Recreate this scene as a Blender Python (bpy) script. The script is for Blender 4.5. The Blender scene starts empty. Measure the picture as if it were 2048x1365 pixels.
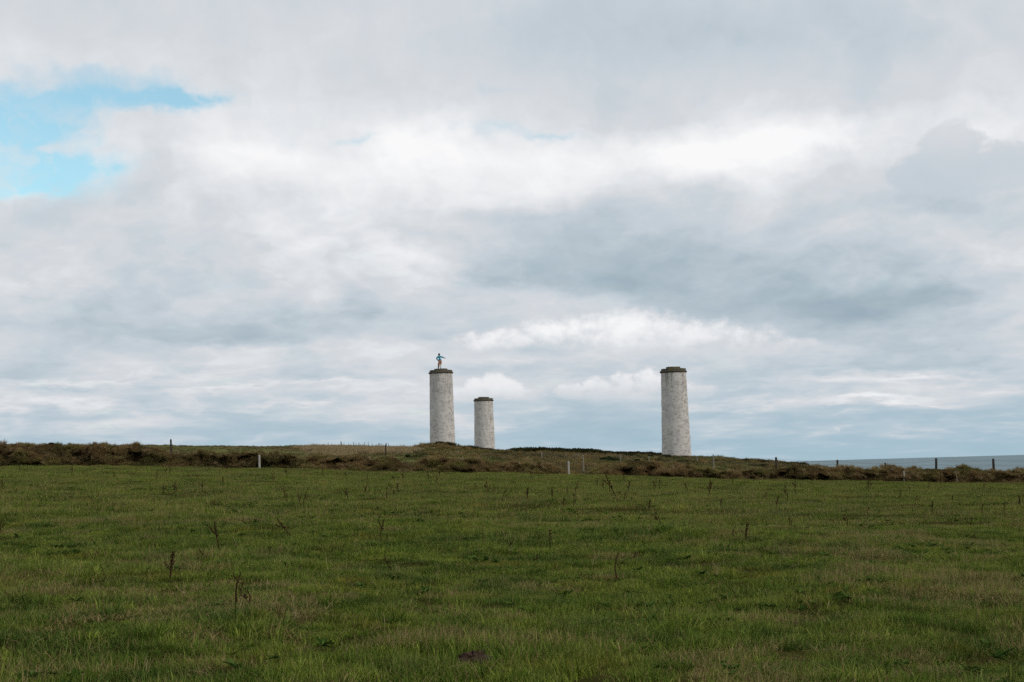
import bpy, math, random
import numpy as np
from mathutils import Matrix, Vector, noise as mnoise

SC = bpy.context.scene
COL = SC.collection
RNG = np.random.default_rng(7)
random.seed(7)
R = math.radians

# ------------------------------------------------------------------ camera
FPX = 50.0 / 36.0 * 2048.0            # focal length in photo pixels
EYE = Vector((0.0, 0.0, 1.6))
PITCH = math.atan((936.0 - 682.5) / FPX)
ROLL = -R(1.63)
CM = (Matrix.Rotation(R(90) + PITCH, 4, 'X') @ Matrix.Rotation(ROLL, 4, 'Z'))
cam_d = bpy.data.cameras.new('camera')
cam_d.lens = 50.0
cam_d.sensor_width = 36.0
cam_d.clip_start = 0.1
cam_d.clip_end = 90000.0
cam = bpy.data.objects.new('camera', cam_d)
COL.objects.link(cam)
cam.matrix_world = Matrix.Translation(EYE) @ CM
SC.camera = cam

def ray(px, py):
    d = CM.to_3x3() @ Vector(((px - 1024.0) / FPX, -(py - 682.5) / FPX, -1.0))
    return d / d.y

def at(px, py, Y):
    return EYE + ray(px, py) * Y

# ------------------------------------------------------------------ sun, exposure
SUN_AZ, SUN_EL = R(114), R(30)         # azimuth clockwise from +Y
SC.view_settings.view_transform = 'Standard'
SC.view_settings.look = 'None'
SC.view_settings.exposure = 0.0
SC.view_settings.gamma = 1.0
SC.view_settings.use_curve_mapping = False
SC.cycles.use_denoising = False
SC.cycles.use_adaptive_sampling = True
SC.cycles.adaptive_threshold = 0.015
SC.cycles.adaptive_min_samples = 8
SC.cycles.max_bounces = 4
SC.cycles.diffuse_bounces = 2
SC.cycles.transmission_bounces = 3
SC.cycles.glossy_bounces = 2
sun_d = bpy.data.lights.new('sun', 'SUN')
sun_d.energy = 1.5
sun_d.angle = R(14)
sun_d.color = (1.0, 0.93, 0.83)
sun = bpy.data.objects.new('sun', sun_d)
COL.objects.link(sun)
sdir = Vector((math.sin(SUN_AZ) * math.cos(SUN_EL), math.cos(SUN_AZ) * math.cos(SUN_EL), math.sin(SUN_EL)))
sun.rotation_euler = sdir.to_track_quat('Z', 'Y').to_euler()

# ------------------------------------------------------------------ node helpers
class G:
    """tiny expression builder over a node tree"""
    def __init__(s, nt, dims='3D'):
        s.nt = nt
        s.dims = dims
    def n(s, t, **kw):
        nd = s.nt.nodes.new(t)
        for k, v in kw.items():
            setattr(nd, k, v)
        return nd
    def put(s, sock, v):
        if isinstance(v, bpy.types.NodeSocket):
            s.nt.links.new(v, sock)
        elif v is not None:
            sock.default_value = v
    def m(s, op, a, b=None, c=None, clamp=False):
        nd = s.n('ShaderNodeMath', operation=op)
        nd.use_clamp = clamp
        for i, v in enumerate((a, b, c)):
            s.put(nd.inputs[i], v)
        return nd.outputs[0]
    def v(s, op, a, b=None, c=None, out=0):
        nd = s.n('ShaderNodeVectorMath', operation=op)
        for i, q in enumerate((a, b, c)):
            s.put(nd.inputs[i], q)
        return nd.outputs['Value'] if out == 1 else nd.outputs[0]
    def xyz(s, x, y, z=0.0):
        nd = s.n('ShaderNodeCombineXYZ')
        for i, q in enumerate((x, y, z)):
            s.put(nd.inputs[i], q)
        return nd.outputs[0]
    def sep(s, a):
        nd = s.n('ShaderNodeSeparateXYZ')
        s.put(nd.inputs[0], a)
        return nd.outputs
    def noise(s, vec, scale, detail=4.0, rough=0.5, dist=0.0, color=False, typ='FBM'):
        nd = s.n('ShaderNodeTexNoise')
        nd.noise_type = typ
        nd.noise_dimensions = s.dims
        s.put(nd.inputs['Vector'], vec)
        nd.inputs['Scale'].default_value = scale
        nd.inputs['Detail'].default_value = detail
        nd.inputs['Roughness'].default_value = rough
        nd.inputs['Distortion'].default_value = dist
        return nd.outputs['Color' if color else 'Fac']
    def ss(s, x, lo, hi, a=0.0, b=1.0):
        nd = s.n('ShaderNodeMapRange', interpolation_type='SMOOTHSTEP')
        s.put(nd.inputs[0], x)
        for i, q in enumerate((lo, hi, a, b)):
            s.put(nd.inputs[1 + i], q)
        return nd.outputs[0]
    def mix(s, f, a, b, blend='MIX'):
        nd = s.n('ShaderNodeMix', data_type='RGBA', blend_type=blend)
        s.put(nd.inputs[0], f)
        s.put(nd.inputs[6], (*a, 1) if isinstance(a, tuple) and len(a) == 3 else a)
        s.put(nd.inputs[7], (*b, 1) if isinstance(b, tuple) and len(b) == 3 else b)
        return nd.outputs[2]
    def ramp(s, f, stops):
        nd = s.n('ShaderNodeValToRGB')
        s.put(nd.inputs[0], f)
        e = nd.color_ramp.elements
        while len(e) < len(stops):
            e.new(0.5)
        for el, (p, c) in zip(e, stops):
            el.position = p
            el.color = (*c, 1)
        return nd.outputs[0]

def lin(r, g, b):
    f = lambda c: c / 12.92 if c <= 0.04045 else ((c + 0.055) / 1.055) ** 2.4
    return (f(r / 255), f(g / 255), f(b / 255))

# ------------------------------------------------------------------ sky
def ang(px, py):
    d = ray(px, py)
    return (math.atan2(d.x, d.y) * FPX / 1000.0, math.atan2(d.z, math.hypot(d.x, d.y)) * FPX / 1000.0)

world = bpy.data.worlds.new('World')
SC.world = world
world.use_nodes = True
wnt = world.node_tree
wnt.nodes.clear()
g = G(wnt, '2D')
tc = g.n('ShaderNodeTexCoord').outputs['Generated']
dx, dy, dz = g.sep(tc)
az = g.m('ARCTAN2', dx, dy)
el = g.m('ARCSINE', g.m('MINIMUM', g.m('MAXIMUM', dz, -1.0), 1.0))
U = g.m('MULTIPLY', az, FPX / 1000.0)          # one unit = 1000 photo pixels of angle
V = g.m('MULTIPLY', el, FPX / 1000.0)
P = g.xyz(U, V, 0.0)
# turbulence is drawn out sideways, more so towards the horizon where the layers are seen edge-on
Pn = g.xyz(U, g.m('MULTIPLY', g.m('LOGARITHM', g.m('ADD', g.m('MAXIMUM', V, 0.0), 0.13), math.e), 1.05), 0.37)
w1 = g.v('SUBTRACT', g.noise(Pn, 3.0, 3, 0.5, color=True), (0.5, 0.5, 0.5))
w2 = g.v('SUBTRACT', g.noise(Pn, 11.0, 3, 0.5, color=True), (0.5, 0.5, 0.5))
wsum = g.v('ADD', g.v('MULTIPLY', w1, (0.20, 0.085, 0)), g.v('MULTIPLY', w2, (0.085, 0.035, 0)))
w3 = g.v('SUBTRACT', g.noise(Pn, 34.0, 3, 0.55, color=True), (0.5, 0.5, 0.5))
wsum = g.v('ADD', wsum, g.v('MULTIPLY', w3, (0.045, 0.018, 0)))
Pw = g.v('ADD', P, wsum)

def r2(P_, px, py, sx, sy, rot=0.0):
    cx, cy = ang(px, py)
    if rot == 0.0:
        q = g.v('MULTIPLY_ADD', P_, (1000.0 / sx, 1000.0 / sy, 0), (-cx * 1000.0 / sx, -cy * 1000.0 / sy, 0))
        return g.v('DOT_PRODUCT', q, q, out=1)
    c, s = math.cos(R(rot)), math.sin(R(rot))
    d = g.v('SUBTRACT', P_, (cx, cy, 0))
    a = g.v('DOT_PRODUCT', d, (c * 1000.0 / sx, s * 1000.0 / sx, 0), out=1)
    b = g.v('DOT_PRODUCT', d, (-s * 1000.0 / sy, c * 1000.0 / sy, 0), out=1)
    return g.m('MULTIPLY_ADD', a, a, g.m('MULTIPLY', b, b))

def blobs(P_, lst, start):
    acc = start
    for b in lst:
        px, py, sx, sy, amp = b[:5]
        rr = r2(P_, px, py, sx, sy, b[5] if len(b) > 5 else 0.0)
        acc = g.m('MULTIPLY_ADD', g.m('POWER', 0.36788, rr), amp, acc)
    return acc

LIGHT = [  # px, py, half width, half height, brightness change, tilt
    (60, 100, 260, 60, 0.012), (190, 60, 130, 22, 0.02, -18), (20, 115, 60, 35, 0.03), (150, 95, 70, 30, 0.02),
    (330, 70, 200, 45, -0.02), (690, 40, 220, 60, 0.02),
    (1240, 40, 330, 90, -0.045), (1120, 120, 260, 60, -0.02), (1600, 60, 300, 90, -0.045), (1720, 170, 260, 70, -0.03),
    (1330, 200, 180, 50, -0.03), (1950, 120, 120, 120, 0.012), (1560, 195, 160, 30, 0.015),
    (300, 215, 120, 30, -0.01), (250, 250, 90, 35, 0.01), (520, 235, 120, 40, 0.03), (245, 320, 55, 35, 0.055),
    (560, 330, 120, 42, 0.085), (470, 325, 60, 25, 0.04), (330, 285, 110, 45, -0.015),
    (820, 272, 95, 38, 0.10), (830, 330, 180, 60, 0.05), (1010, 330, 220, 60, 0.055), (1060, 380, 80, 30, 0.045),
    (1270, 300, 190, 40, 0.07), (1440, 345, 150, 48, 0.085, 4), (1330, 310, 120, 40, 0.04), (1560, 285, 160, 34, 0.08, 4),
    (1690, 262, 120, 28, 0.065, 5), (1960, 255, 70, 30, 0.06), (1800, 330, 120, 40, -0.01),
    (1960, 400, 150, 50, -0.035), (1870, 400, 90, 40, -0.035), (1880, 320, 70, 40, -0.02),
    (1620, 420, 250, 30, -0.03), (1200, 430, 260, 26, -0.055, 3), (1130, 450, 150, 30, -0.03),
    (80, 430, 130, 45, -0.035), (200, 395, 90, 25, -0.04), (60, 385, 50, 22, 0.06), (330, 460, 180, 50, -0.005),
    (640, 440, 180, 45, 0.05), (700, 520, 160, 45, 0.045), (840, 515, 80, 26, 0.055), (800, 560, 150, 45, 0.05),
    (560, 500, 130, 30, 0.025), (500, 600, 160, 35, 0.005),
    (25, 562, 70, 26, 0.105), (70, 600, 130, 20, 0.01), (150, 605, 120, 26, -0.05), (330, 560, 110, 45, -0.045),
    (300, 665, 240, 34, -0.085), (560, 645, 230, 26, -0.075), (720, 625, 110, 26, -0.055), (110, 650, 100, 16, 0.015),
    (60, 735, 150, 26, -0.09), (250, 735, 80, 14, 0.035), (470, 700, 130, 18, 0.03),
    (870, 640, 120, 34, -0.025), (960, 560, 80, 34, -0.065), (1060, 555, 120, 40, -0.075), (1170, 520, 160, 46, -0.075),
    (1350, 520, 170, 50, -0.095), (1290, 570, 110, 36, -0.06), (1480, 590, 160, 50, -0.10), (1630, 640, 170, 40, -0.09), (1760, 610, 160, 50, -0.04),
    (1360, 470, 80, 22, -0.045), (1510, 530, 80, 36, 0.035), (1650, 500, 80, 26, 0.02), (1700, 590, 130, 50, -0.055),
    (1790, 575, 80, 42, -0.075), (1880, 560, 40, 28, 0.02), (1920, 650, 140, 24, -0.045), (1980, 520, 90, 60, 0.02),
    (1800, 625, 60, 18, 0.045), (1760, 700, 120, 26, -0.01), (1950, 710, 130, 40, -0.03),
    (700, 690, 180, 20, 0.03), (820, 690, 120, 24, 0.03), (1000, 715, 200, 18, 0.03), 
    (1500, 733, 260, 13, -0.05), (1080, 737, 160, 11, -0.045), (1800, 725, 160, 20, -0.04),
    (1700, 757, 170, 13, 0.05), (1900, 745, 110, 10, 0.055), (1900, 772, 100, 12, 0.03), (1760, 806, 100, 9, 0.095), (1860, 815, 60, 5, 0.05),
    (1520, 775, 80, 16, -0.065), (1560, 765, 40, 12, -0.03), (1480, 812, 130, 10, 0.05), (1690, 835, 40, 6, 0.04),
    (1960, 850, 120, 16, -0.05), (1000, 780, 160, 30, 0.01), (1060, 832, 150, 16, -0.055), (1250, 850, 200, 20, -0.03),
    (560, 768, 150, 9, -0.055), (640, 750, 60, 12, -0.03), (120, 776, 100, 5, -0.045), (300, 772, 140, 5, 0.03),
    (90, 812, 130, 8, 0.055), (560, 816, 160, 8, 0.05), (650, 780, 70, 4, 0.06), (440, 788, 90, 4, 0.045), (720, 790, 120, 12, 0.02),
    (300, 800, 320, 40, 0.02), (520, 705, 260, 30, 0.02), (200, 762, 200, 6, 0.05), (360, 745, 110, 7, 0.035), (300, 830, 220, 6, -0.02), (700, 830, 120, 8, 0.015),
]
LIGHT = [(*b[:4], b[4] * (1.0 if b[4] < 0 else 0.98), *b[5:]) for b in LIGHT]
baseL = g.n('ShaderNodeValToRGB')
e = baseL.color_ramp.elements
pts = [(-0.02, 0.745), (0.02, 0.752), (0.10, 0.797), (0.2, 0.815), (0.3, 0.815), (0.42, 0.82), (0.52, 0.845), (0.62, 0.86), (0.72, 0.85), (0.85, 0.825), (1.0, 0.815)]
while len(e) < len(pts):
    e.new(0.5)
for q, (p_, v_) in zip(e, pts):
    q.position = max(p_, 0.0)
    q.color = (v_, v_, v_, 1)
g.put(baseL.inputs[0], g.m('MULTIPLY', V, 1.0))
f1 = g.noise(Pn, 2.2, 4, 0.5)
f2 = g.noise(g.v('ADD', Pn, g.v('MULTIPLY', w2, (0.16, 0.12, 0))), 6.5, 6, 0.56)
L = g.m('MULTIPLY_ADD', g.m('SUBTRACT', f1, 0.5), 0.09, baseL.outputs[0])
L = g.m('MULTIPLY_ADD', g.m('SUBTRACT', f2, 0.5), g.ss(V, 0.80, 0.35, 0.075, 0.15), L)
f4 = g.m('ABSOLUTE', g.m('SUBTRACT', g.noise(g.v('ADD', Pn, g.v('MULTIPLY', w1, (0.25, 0.2, 0))), 5.0, 3, 0.5), 0.5))   # billows
L = g.m('MULTIPLY_ADD', g.m('SUBTRACT', f4, 0.10), g.ss(V, 0.75, 0.5, -0.08, -0.17), L)
f3 = g.noise(g.xyz(U, g.m('MULTIPLY', V, 9.0), 2.1), 3.2, 4, 0.55)      # thin edge-on layers low down
low = g.ss(V, 0.30, 0.10)
L = g.m('MULTIPLY_ADD', g.m('MULTIPLY', g.m('SUBTRACT', f3, 0.5), low), 0.16, L)
FINE = [b for b in LIGHT if b[2] < 58 or b[3] < 14]
BROAD = [b for b in LIGHT if not (b[2] < 58 or b[3] < 14)]
# the broad masses, gathered into one brightness map over azimuth and elevation (three elevation rows to a ramp)
UG = np.linspace(-1.36, 1.36, 32); VG = -0.03 + 0.031 * np.arange(36)
GU, GV = np.meshgrid(UG, VG)
FLD = np.zeros_like(GU)
for b in BROAD:
    cx, cy = ang(b[0], b[1]); t_ = R(b[5]) if len(b) > 5 else 0.0
    a_ = (GU - cx) * math.cos(t_) + (GV - cy) * math.sin(t_); c_ = -(GU - cx) * math.sin(t_) + (GV - cy) * math.cos(t_)
    FLD += b[4] * np.exp(-(a_ * 1000 / b[2]) ** 2 - (c_ * 1000 / b[3]) ** 2)
FLD[:, 0] = 0; FLD[:, -1] = 0; FLD[0] = 0; FLD[-1] = 0
pu, pv, _ = g.sep(Pw)
fu = g.m('MULTIPLY_ADD', pu, 1.0 / 2.72, 0.5)
pvv = g.xyz(pv, pv, pv)
for k in range(0, 36, 3):
    rp = g.n('ShaderNodeValToRGB'); rp.color_ramp.interpolation = 'LINEAR'
    el_ = rp.color_ramp.elements
    while len(el_) < 32: el_.new(0.5)
    for i in range(32):
        el_[i].position = i / 31.0
        el_[i].color = (*[float(FLD[k + j, i]) + 0.5 for j in range(3)], 1)
    g.put(rp.inputs[0], fu)
    d_ = g.v('ABSOLUTE', g.v('MULTIPLY_ADD', pvv, (1 / 0.031,) * 3, tuple(-VG[k + j] / 0.031 for j in range(3))))
    hat = g.v('MAXIMUM', g.v('SUBTRACT', (1.0, 1.0, 1.0), d_), (0, 0, 0))
    L = g.m('ADD', L, g.v('DOT_PRODUCT', hat, g.v('SUBTRACT', rp.outputs[0], (0.5, 0.5, 0.5)), out=1))
L = blobs(Pw, FINE, L)

# heaped clouds with a crisp rim
Pe = g.v('MULTIPLY', P, (1.0, 1.35, 1.0))
edge = g.m('ADD', g.m('MULTIPLY', g.m('SUBTRACT', g.noise(Pe, 34.0, 4, 0.6), 0.5), 1.9),
           g.m('MULTIPLY', g.m('SUBTRACT', g.noise(Pe, 11.0, 2, 0.5), 0.5), 1.6))
def heap(ells, soft, y_top, y_bot, l_top, l_bot, fade_lo, fade_hi, amp=1.0):
    """returns alpha and brightness for a union of ellipses"""
    acc = None
    for (px, py, sx, sy) in ells:
        q = g.m('SUBTRACT', 1.0, r2(P, px, py, sx, sy))
        acc = q if acc is None else g.m('SMOOTH_MAX', acc, q, 0.25)
    a = g.ss(g.m('MULTIPLY_ADD', edge, amp, acc), 0.0, soft)
    vb = ang(1200, fade_lo)[1]; vt = ang(1200, fade_hi)[1]
    a = g.m('MULTIPLY', a, g.ss(V, vb, vt))
    vt_, vb_ = ang(1200, y_top)[1], ang(1200, y_bot)[1]
    l = g.ss(g.m('MULTIPLY_ADD', edge, 0.012, V), vb_, vt_, l_bot, l_top)
    return a, l

def over(Lb, hp, k=1.0):
    a, l = hp
    return g.m('MULTIPLY_ADD', g.m('SUBTRACT', l, Lb), g.m('MULTIPLY', a, k), Lb)

# broad white deck below the dark belly in the middle
L = over(L, heap([(1130, 665, 130, 42), (1260, 662, 150, 50), (1390, 672, 130, 42), (1500, 682, 110, 34), (1580, 690, 70, 20), (1000, 680, 120, 26)],
                 1.3, 640, 715, 0.975, 0.88, 730, 690, 0.6), 0.95)
# cumulus heads beside and between the towers
L = over(L, heap([(950, 775, 32, 26), (985, 772, 34, 30), (1020, 780, 34, 24), (920, 785, 20, 16), (1060, 790, 50, 16)],
                 0.8, 755, 805, 0.93, 0.82, 822, 770, 0.7), 0.88)
L = over(L, heap([(1300, 765, 45, 36), (1245, 770, 40, 30), (1195, 775, 40, 27), (1140, 783, 45, 20), (1350, 775, 50, 28), (1400, 785, 40, 20)],
                 0.8, 745, 805, 0.94, 0.82, 826, 770, 0.7), 0.88)
# small puffs over the sea
L = over(L, heap([(1668, 873, 17, 13), (1672, 862, 8, 8)], 0.5, 862, 880, 0.90, 0.80, 888, 876, 0.5), 0.95)
L = over(L, heap([(1793, 873, 25, 12), (1758, 877, 24, 8), (1722, 880, 20, 6)], 0.5, 862, 880, 0.91, 0.80, 888, 876, 0.5), 0.95)
# grey head rising in front of the bright band on the right
L = over(L, heap([(1905, 300, 75, 58), (1950, 340, 110, 60), (1850, 350, 80, 50), (2060, 330, 90, 50)], 0.5, 250, 400, 0.855, 0.775, 520, 380, 0.5), 0.8)

cloud = g.ramp(L, [(0.60, lin(152, 171, 184)), (0.70, lin(174, 189, 199)), (0.78, lin(196, 206, 214)), (0.84, lin(213, 217, 222)),
                   (0.90, lin(231, 233, 236)), (0.97, lin(249, 249, 250))])
# clear air: Nishita sky
sky = g.n('ShaderNodeTexSky')
sky.sky_type = 'NISHITA'
sky.sun_disc = False
sky.sun_elevation = SUN_EL
sky.sun_rotation = SUN_AZ
sky.air_density = 1.0
sky.dust_density = 0.6
sky.ozone_density = 2.0
clear = g.v('MULTIPLY', sky.outputs[0], (0.165, 0.195, 0.163))
GAP = [
    (20, 250, 190, 48, 1.15), (10, 320, 170, 50, 1.1), (125, 340, 78, 40, 0.8), (60, 375, 90, 14, 0.3), (290, 192, 150, 24, 0.80),
    (395, 197, 60, 15, 0.5), (230, 150, 150, 20, 0.34), (130, 288, 55, 17, -0.75), (290, 262, 90, 34, -0.6), (80, 190, 120, 22, 0.3), (1110, 265, 70, 9, 0.32), (990, 262, 90, 12, 0.25),
    (715, 277, 45, 10, 0.4), (985, 200, 60, 16, 0.25),
]
B = blobs(Pw, GAP, g.m('MULTIPLY', g.m('SUBTRACT', g.noise(Pn, 8.0, 6, 0.6), 0.5), 0.65))
gapa = g.m('MULTIPLY', g.ss(B, 0.0, 0.85), g.ss(g.noise(g.v('ADD', Pn, g.v('MULTIPLY', w2, (0.2, 0.1, 0))), 5.5, 5, 0.6), 0.68, 0.46, 0.5, 1.0))
col = g.mix(g.m('MULTIPLY', gapa, 0.93), cloud, clear)
# pale blue air low over the sea, showing where the cloud is thin
bluelow = g.m('MULTIPLY', g.ss(V, 0.23, 0.0), g.ss(L, 0.86, 0.74))
col = g.mix(g.m('MULTIPLY', bluelow, 0.75), col, lin(160, 190, 206))
col = g.v('SCALE', col)
col.node.inputs['Scale'].default_value = 10.0
bg = g.n('ShaderNodeBackground')
bg.inputs['Strength'].default_value = 0.1
wnt.links.new(col, bg.inputs['Color'])
wo = g.n('ShaderNodeOutputWorld')
wnt.links.new(bg.outputs[0], wo.inputs['Surface'])
world.cycles.sampling_method = 'NONE'

# ------------------------------------------------------------------ object helpers
def tag(o, label=None, cat=None, group=None, kind=None):
    if label: o['label'] = label
    if cat: o['category'] = cat
    if group: o['group'] = group
    if kind: o['kind'] = kind
    return o

def link(name, me, mats=None, parent=None, loc=None):
    o = bpy.data.objects.new(name, me)
    COL.objects.link(o)
    if me is not None and mats is not None:
        for m_ in (mats if isinstance(mats, (list, tuple)) else [mats]):
            if m_.name not in [q.name for q in me.materials if q]:
                me.materials.append(m_)
    if parent: o.parent = parent
    if loc is not None: o.location = loc
    return o

def mesh(name, verts, faces, smooth=False):
    me = bpy.data.meshes.new(name)
    me.from_pydata([tuple(v) for v in verts], [], [tuple(f) for f in faces])
    if smooth:
        me.polygons.foreach_set('use_smooth', [True] * len(me.polygons))
    me.update()
    return me

def grid_mesh(name, X, Y, Z, smooth=True, flip=False):
    """X, Y, Z arrays of shape (rows, cols)"""
    r_, c_ = X.shape
    co = np.stack([X, Y, Z], -1).reshape(-1, 3).astype(np.float32)
    i = np.arange(r_ * c_).reshape(r_, c_)
    q = np.stack([i[:-1, :-1], i[:-1, 1:], i[1:, 1:], i[1:, :-1]], -1).reshape(-1, 4)
    if flip: q = q[:, ::-1]
    me = bpy.data.meshes.new(name)
    me.vertices.add(len(co)); me.vertices.foreach_set('co', co.ravel())
    me.loops.add(q.size); me.loops.foreach_set('vertex_index', q.ravel().astype(np.int32))
    me.polygons.add(len(q)); me.polygons.foreach_set('loop_start', np.arange(0, q.size, 4, dtype=np.int32))
    me.polygons.foreach_set('use_smooth', np.full(len(q), smooth))
    me.update(calc_edges=True); me.validate()
    return me

# ------------------------------------------------------------------ numpy noise
_tab = np.random.default_rng(11).random((256, 256))
def vnoise(x, y):
    xi = np.floor(x).astype(int); yi = np.floor(y).astype(int)
    fx = x - xi; fy = y - yi
    fx = fx * fx * fx * (fx * (fx * 6 - 15) + 10); fy = fy * fy * fy * (fy * (fy * 6 - 15) + 10)
    a = _tab[xi & 255, yi & 255]; b = _tab[(xi + 1) & 255, yi & 255]
    c = _tab[xi & 255, (yi + 1) & 255]; d = _tab[(xi + 1) & 255, (yi + 1) & 255]
    return (a * (1 - fx) + b * fx) * (1 - fy) + (c * (1 - fx) + d * fx) * fy - 0.5
def fbm(x, y, o=4, s=0.0):
    t = 0; a = 1.0
    for k in range(o):
        t = t + a * vnoise(x * 2 ** k + 17.3 * k + s, y * 2 ** k + 41.7 * k - s)
        a *= 0.5
    return t

# ------------------------------------------------------------------ terrain
EDGE = [(-1500, 925), (-600, 930), (0, 935), (250, 935), (500, 940), (750, 945), (1000, 949), (1250, 955), (1500, 961), (1750, 966), (2048, 968), (2600, 972), (3600, 980)]
def row(Y, pts):
    w = [at(px, py, Y) for px, py in pts]
    return Y, np.array([p.x / Y for p in w]), np.array([p.z for p in w])
YB = 105.0
_, et, ez = row(YB, EDGE)
A_ = np.polyfit(et[2:11] * YB, ez[2:11], 1)      # lateral slope and rise of the pasture
SLX, RISE = A_[0], A_[1] / YB
ROWS = [
    row(113.5, [(-1500, 915), (0, 922), (500, 925), (800, 934), (1000, 940), (1150, 947), (1300, 950), (1500, 955), (1700, 960), (2048, 966), (3600, 1010)]),
    row(140, [(-1500, 910), (0, 916), (500, 918), (800, 922), (1000, 927), (1150, 935), (1300, 938), (1430, 940), (1550, 944), (1700, 956), (2048, 975), (3600, 1060)]),
    row(190, [(-1500, 900), (0, 906), (500, 908), (800, 912), (950, 915), (1085, 922), (1240, 926), (1300, 928), (1430, 930), (1550, 936), (1700, 952), (2048, 985), (3600, 1100)]),
    row(260, [(-1500, 890), (0, 898), (500, 900), (800, 905), (900, 907), (1000, 910), (1150, 914), (1300, 918), (1430, 921), (1550, 930), (1650, 940), (1800, 962), (2048, 1010), (3600, 1200)]),
    row(325, [(-1500, 885), (0, 895), (500, 896), (800, 899), (900, 901), (1000, 905), (1150, 908), (1300, 911.5), (1353, 914), (1430, 916), (1550, 926), (1650, 938), (1800, 970), (2048, 1040), (3600, 1300)]),
    row(400, [(-1500, 882), (0, 893), (280, 892.5), (500, 893), (780, 894), (850, 898), (950, 903), (1040, 905), (1300, 911), (1353, 916), (1430, 926), (1550, 946), (1650, 965), (1800, 1000), (2048, 1080), (3600, 1400)]),
    row(460, [(-1500, 885), (0, 895), (280, 895), (500, 896), (780, 899), (850, 903), (950, 907), (1040, 912), (1300, 935), (1430, 960), (1650, 1010), (2048, 1150), (3600, 1500)]),
]
def base_h(x, y):
    x = np.asarray(x, float); y = np.asarray(y, float)
    ys = np.maximum(y, 1.0); t = x / ys
    z = SLX * x + RISE * y
    res = np.interp(t, et, ez) - (SLX * t * YB + RISE * YB)
    z = z + res * np.clip(y / YB, 0, 1) ** 2
    zs = [np.interp(t, et, ez)] + [np.interp(t, r_[1], r_[2]) for r_ in ROWS]
    Ys = [YB] + [r_[0] for r_ in ROWS]
    for k in range(len(Ys) - 1):
        f = np.clip((y - Ys[k]) / (Ys[k + 1] - Ys[k]), 0, 1)
        z = np.where(y > Ys[k], zs[k] * (1 - f) + zs[k + 1] * f, z)
    far = np.clip((y - Ys[-1]) / 120.0, 0, 1)
    return np.where(y > Ys[-1], zs[-1] + (-60 - zs[-1]) * far * far * (3 - 2 * far), z)

MC = at(890, 900, 300)                      # grassy mound in front of the first tower
def height(x, y):
    x = np.asarray(x, float); y = np.asarray(y, float)
    z = base_h(x, y)
    fld = np.clip((YB + 2 - y) / 4.0, 0, 1)
    z = z + fld * (0.16 * fbm(x / 5.5, y / 5.5, 3) + 0.11 * fbm(x / 1.15 + 9, y / 1.15, 3))
    land = np.clip((y - 112) / 10.0, 0, 1)
    z = z + land * (0.55 * fbm(x / 14 + 3, y / 26, 4) + 0.55 * fbm(x / 3.2, y / 6, 3))
    u = (x - MC.x) / 7.2; v = (y - MC.y) / 11.0
    z = z + 1.3 * np.exp(-(u * u) ** 1.35 - v * v) * (1 + 0.35 * fbm(x / 3, y / 3, 3))
    return z

def ground_hit(px, py, y0=4.0, y1=450.0):
    d = ray(px, py)
    Y = np.exp(np.linspace(math.log(y0), math.log(y1), 6000))
    gap = (EYE.z + d.z * Y) - height(d.x * Y, Y)
    k = np.argmax(gap < 0)
    if gap[k] >= 0:
        k = int(np.argmin(gap))
    return Vector((d.x * Y[k], Y[k], float(height(d.x * Y[k], Y[k]))))

# ------------------------------------------------------------------ materials
def mat(name):
    m_ = bpy.data.materials.new(name)
    m_.use_nodes = True
    m_.node_tree.nodes.clear()
    gg = G(m_.node_tree)
    out = gg.n('ShaderNodeOutputMaterial')
    return m_, gg, out

def principled(gg, out, color, rough=0.9, bump=None, spec=0.2, bdist=0.05, bstr=0.6):
    b = gg.n('ShaderNodeBsdfPrincipled')
    gg.put(b.inputs['Base Color'], (*color, 1) if isinstance(color, tuple) else color)
    gg.put(b.inputs['Roughness'], rough)
    b.inputs['Specular IOR Level'].default_value = spec
    if bump is not None:
        bn = gg.n('ShaderNodeBump')
        bn.inputs['Strength'].default_value = bstr
        bn.inputs['Distance'].default_value = bdist
        gg.put(bn.inputs['Height'], bump)
        gg.nt.links.new(bn.outputs[0], b.inputs['Normal'])
    gg.nt.links.new(b.outputs[0], out.inputs['Surface'])
    return b

def pos(gg):
    return gg.n('ShaderNodeNewGeometry').outputs['Position']

def attr(gg, name):
    nd = gg.n('ShaderNodeAttribute')
    nd.attribute_name = name
    return nd.outputs['Fac']

def leafy(name, colfn, trans=0.35):
    m_, gg, out = mat(name)
    c = colfn(gg)
    d = gg.n('ShaderNodeBsdfDiffuse'); t = gg.n('ShaderNodeBsdfTranslucent')
    gg.put(d.inputs[0], c); gg.put(t.inputs[0], c)
    mx = gg.n('ShaderNodeMixShader'); mx.inputs[0].default_value = trans
    gg.nt.links.new(d.outputs[0], mx.inputs[1]); gg.nt.links.new(t.outputs[0], mx.inputs[2])
    gg.nt.links.new(mx.outputs[0], out.inputs['Surface'])
    return m_

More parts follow.
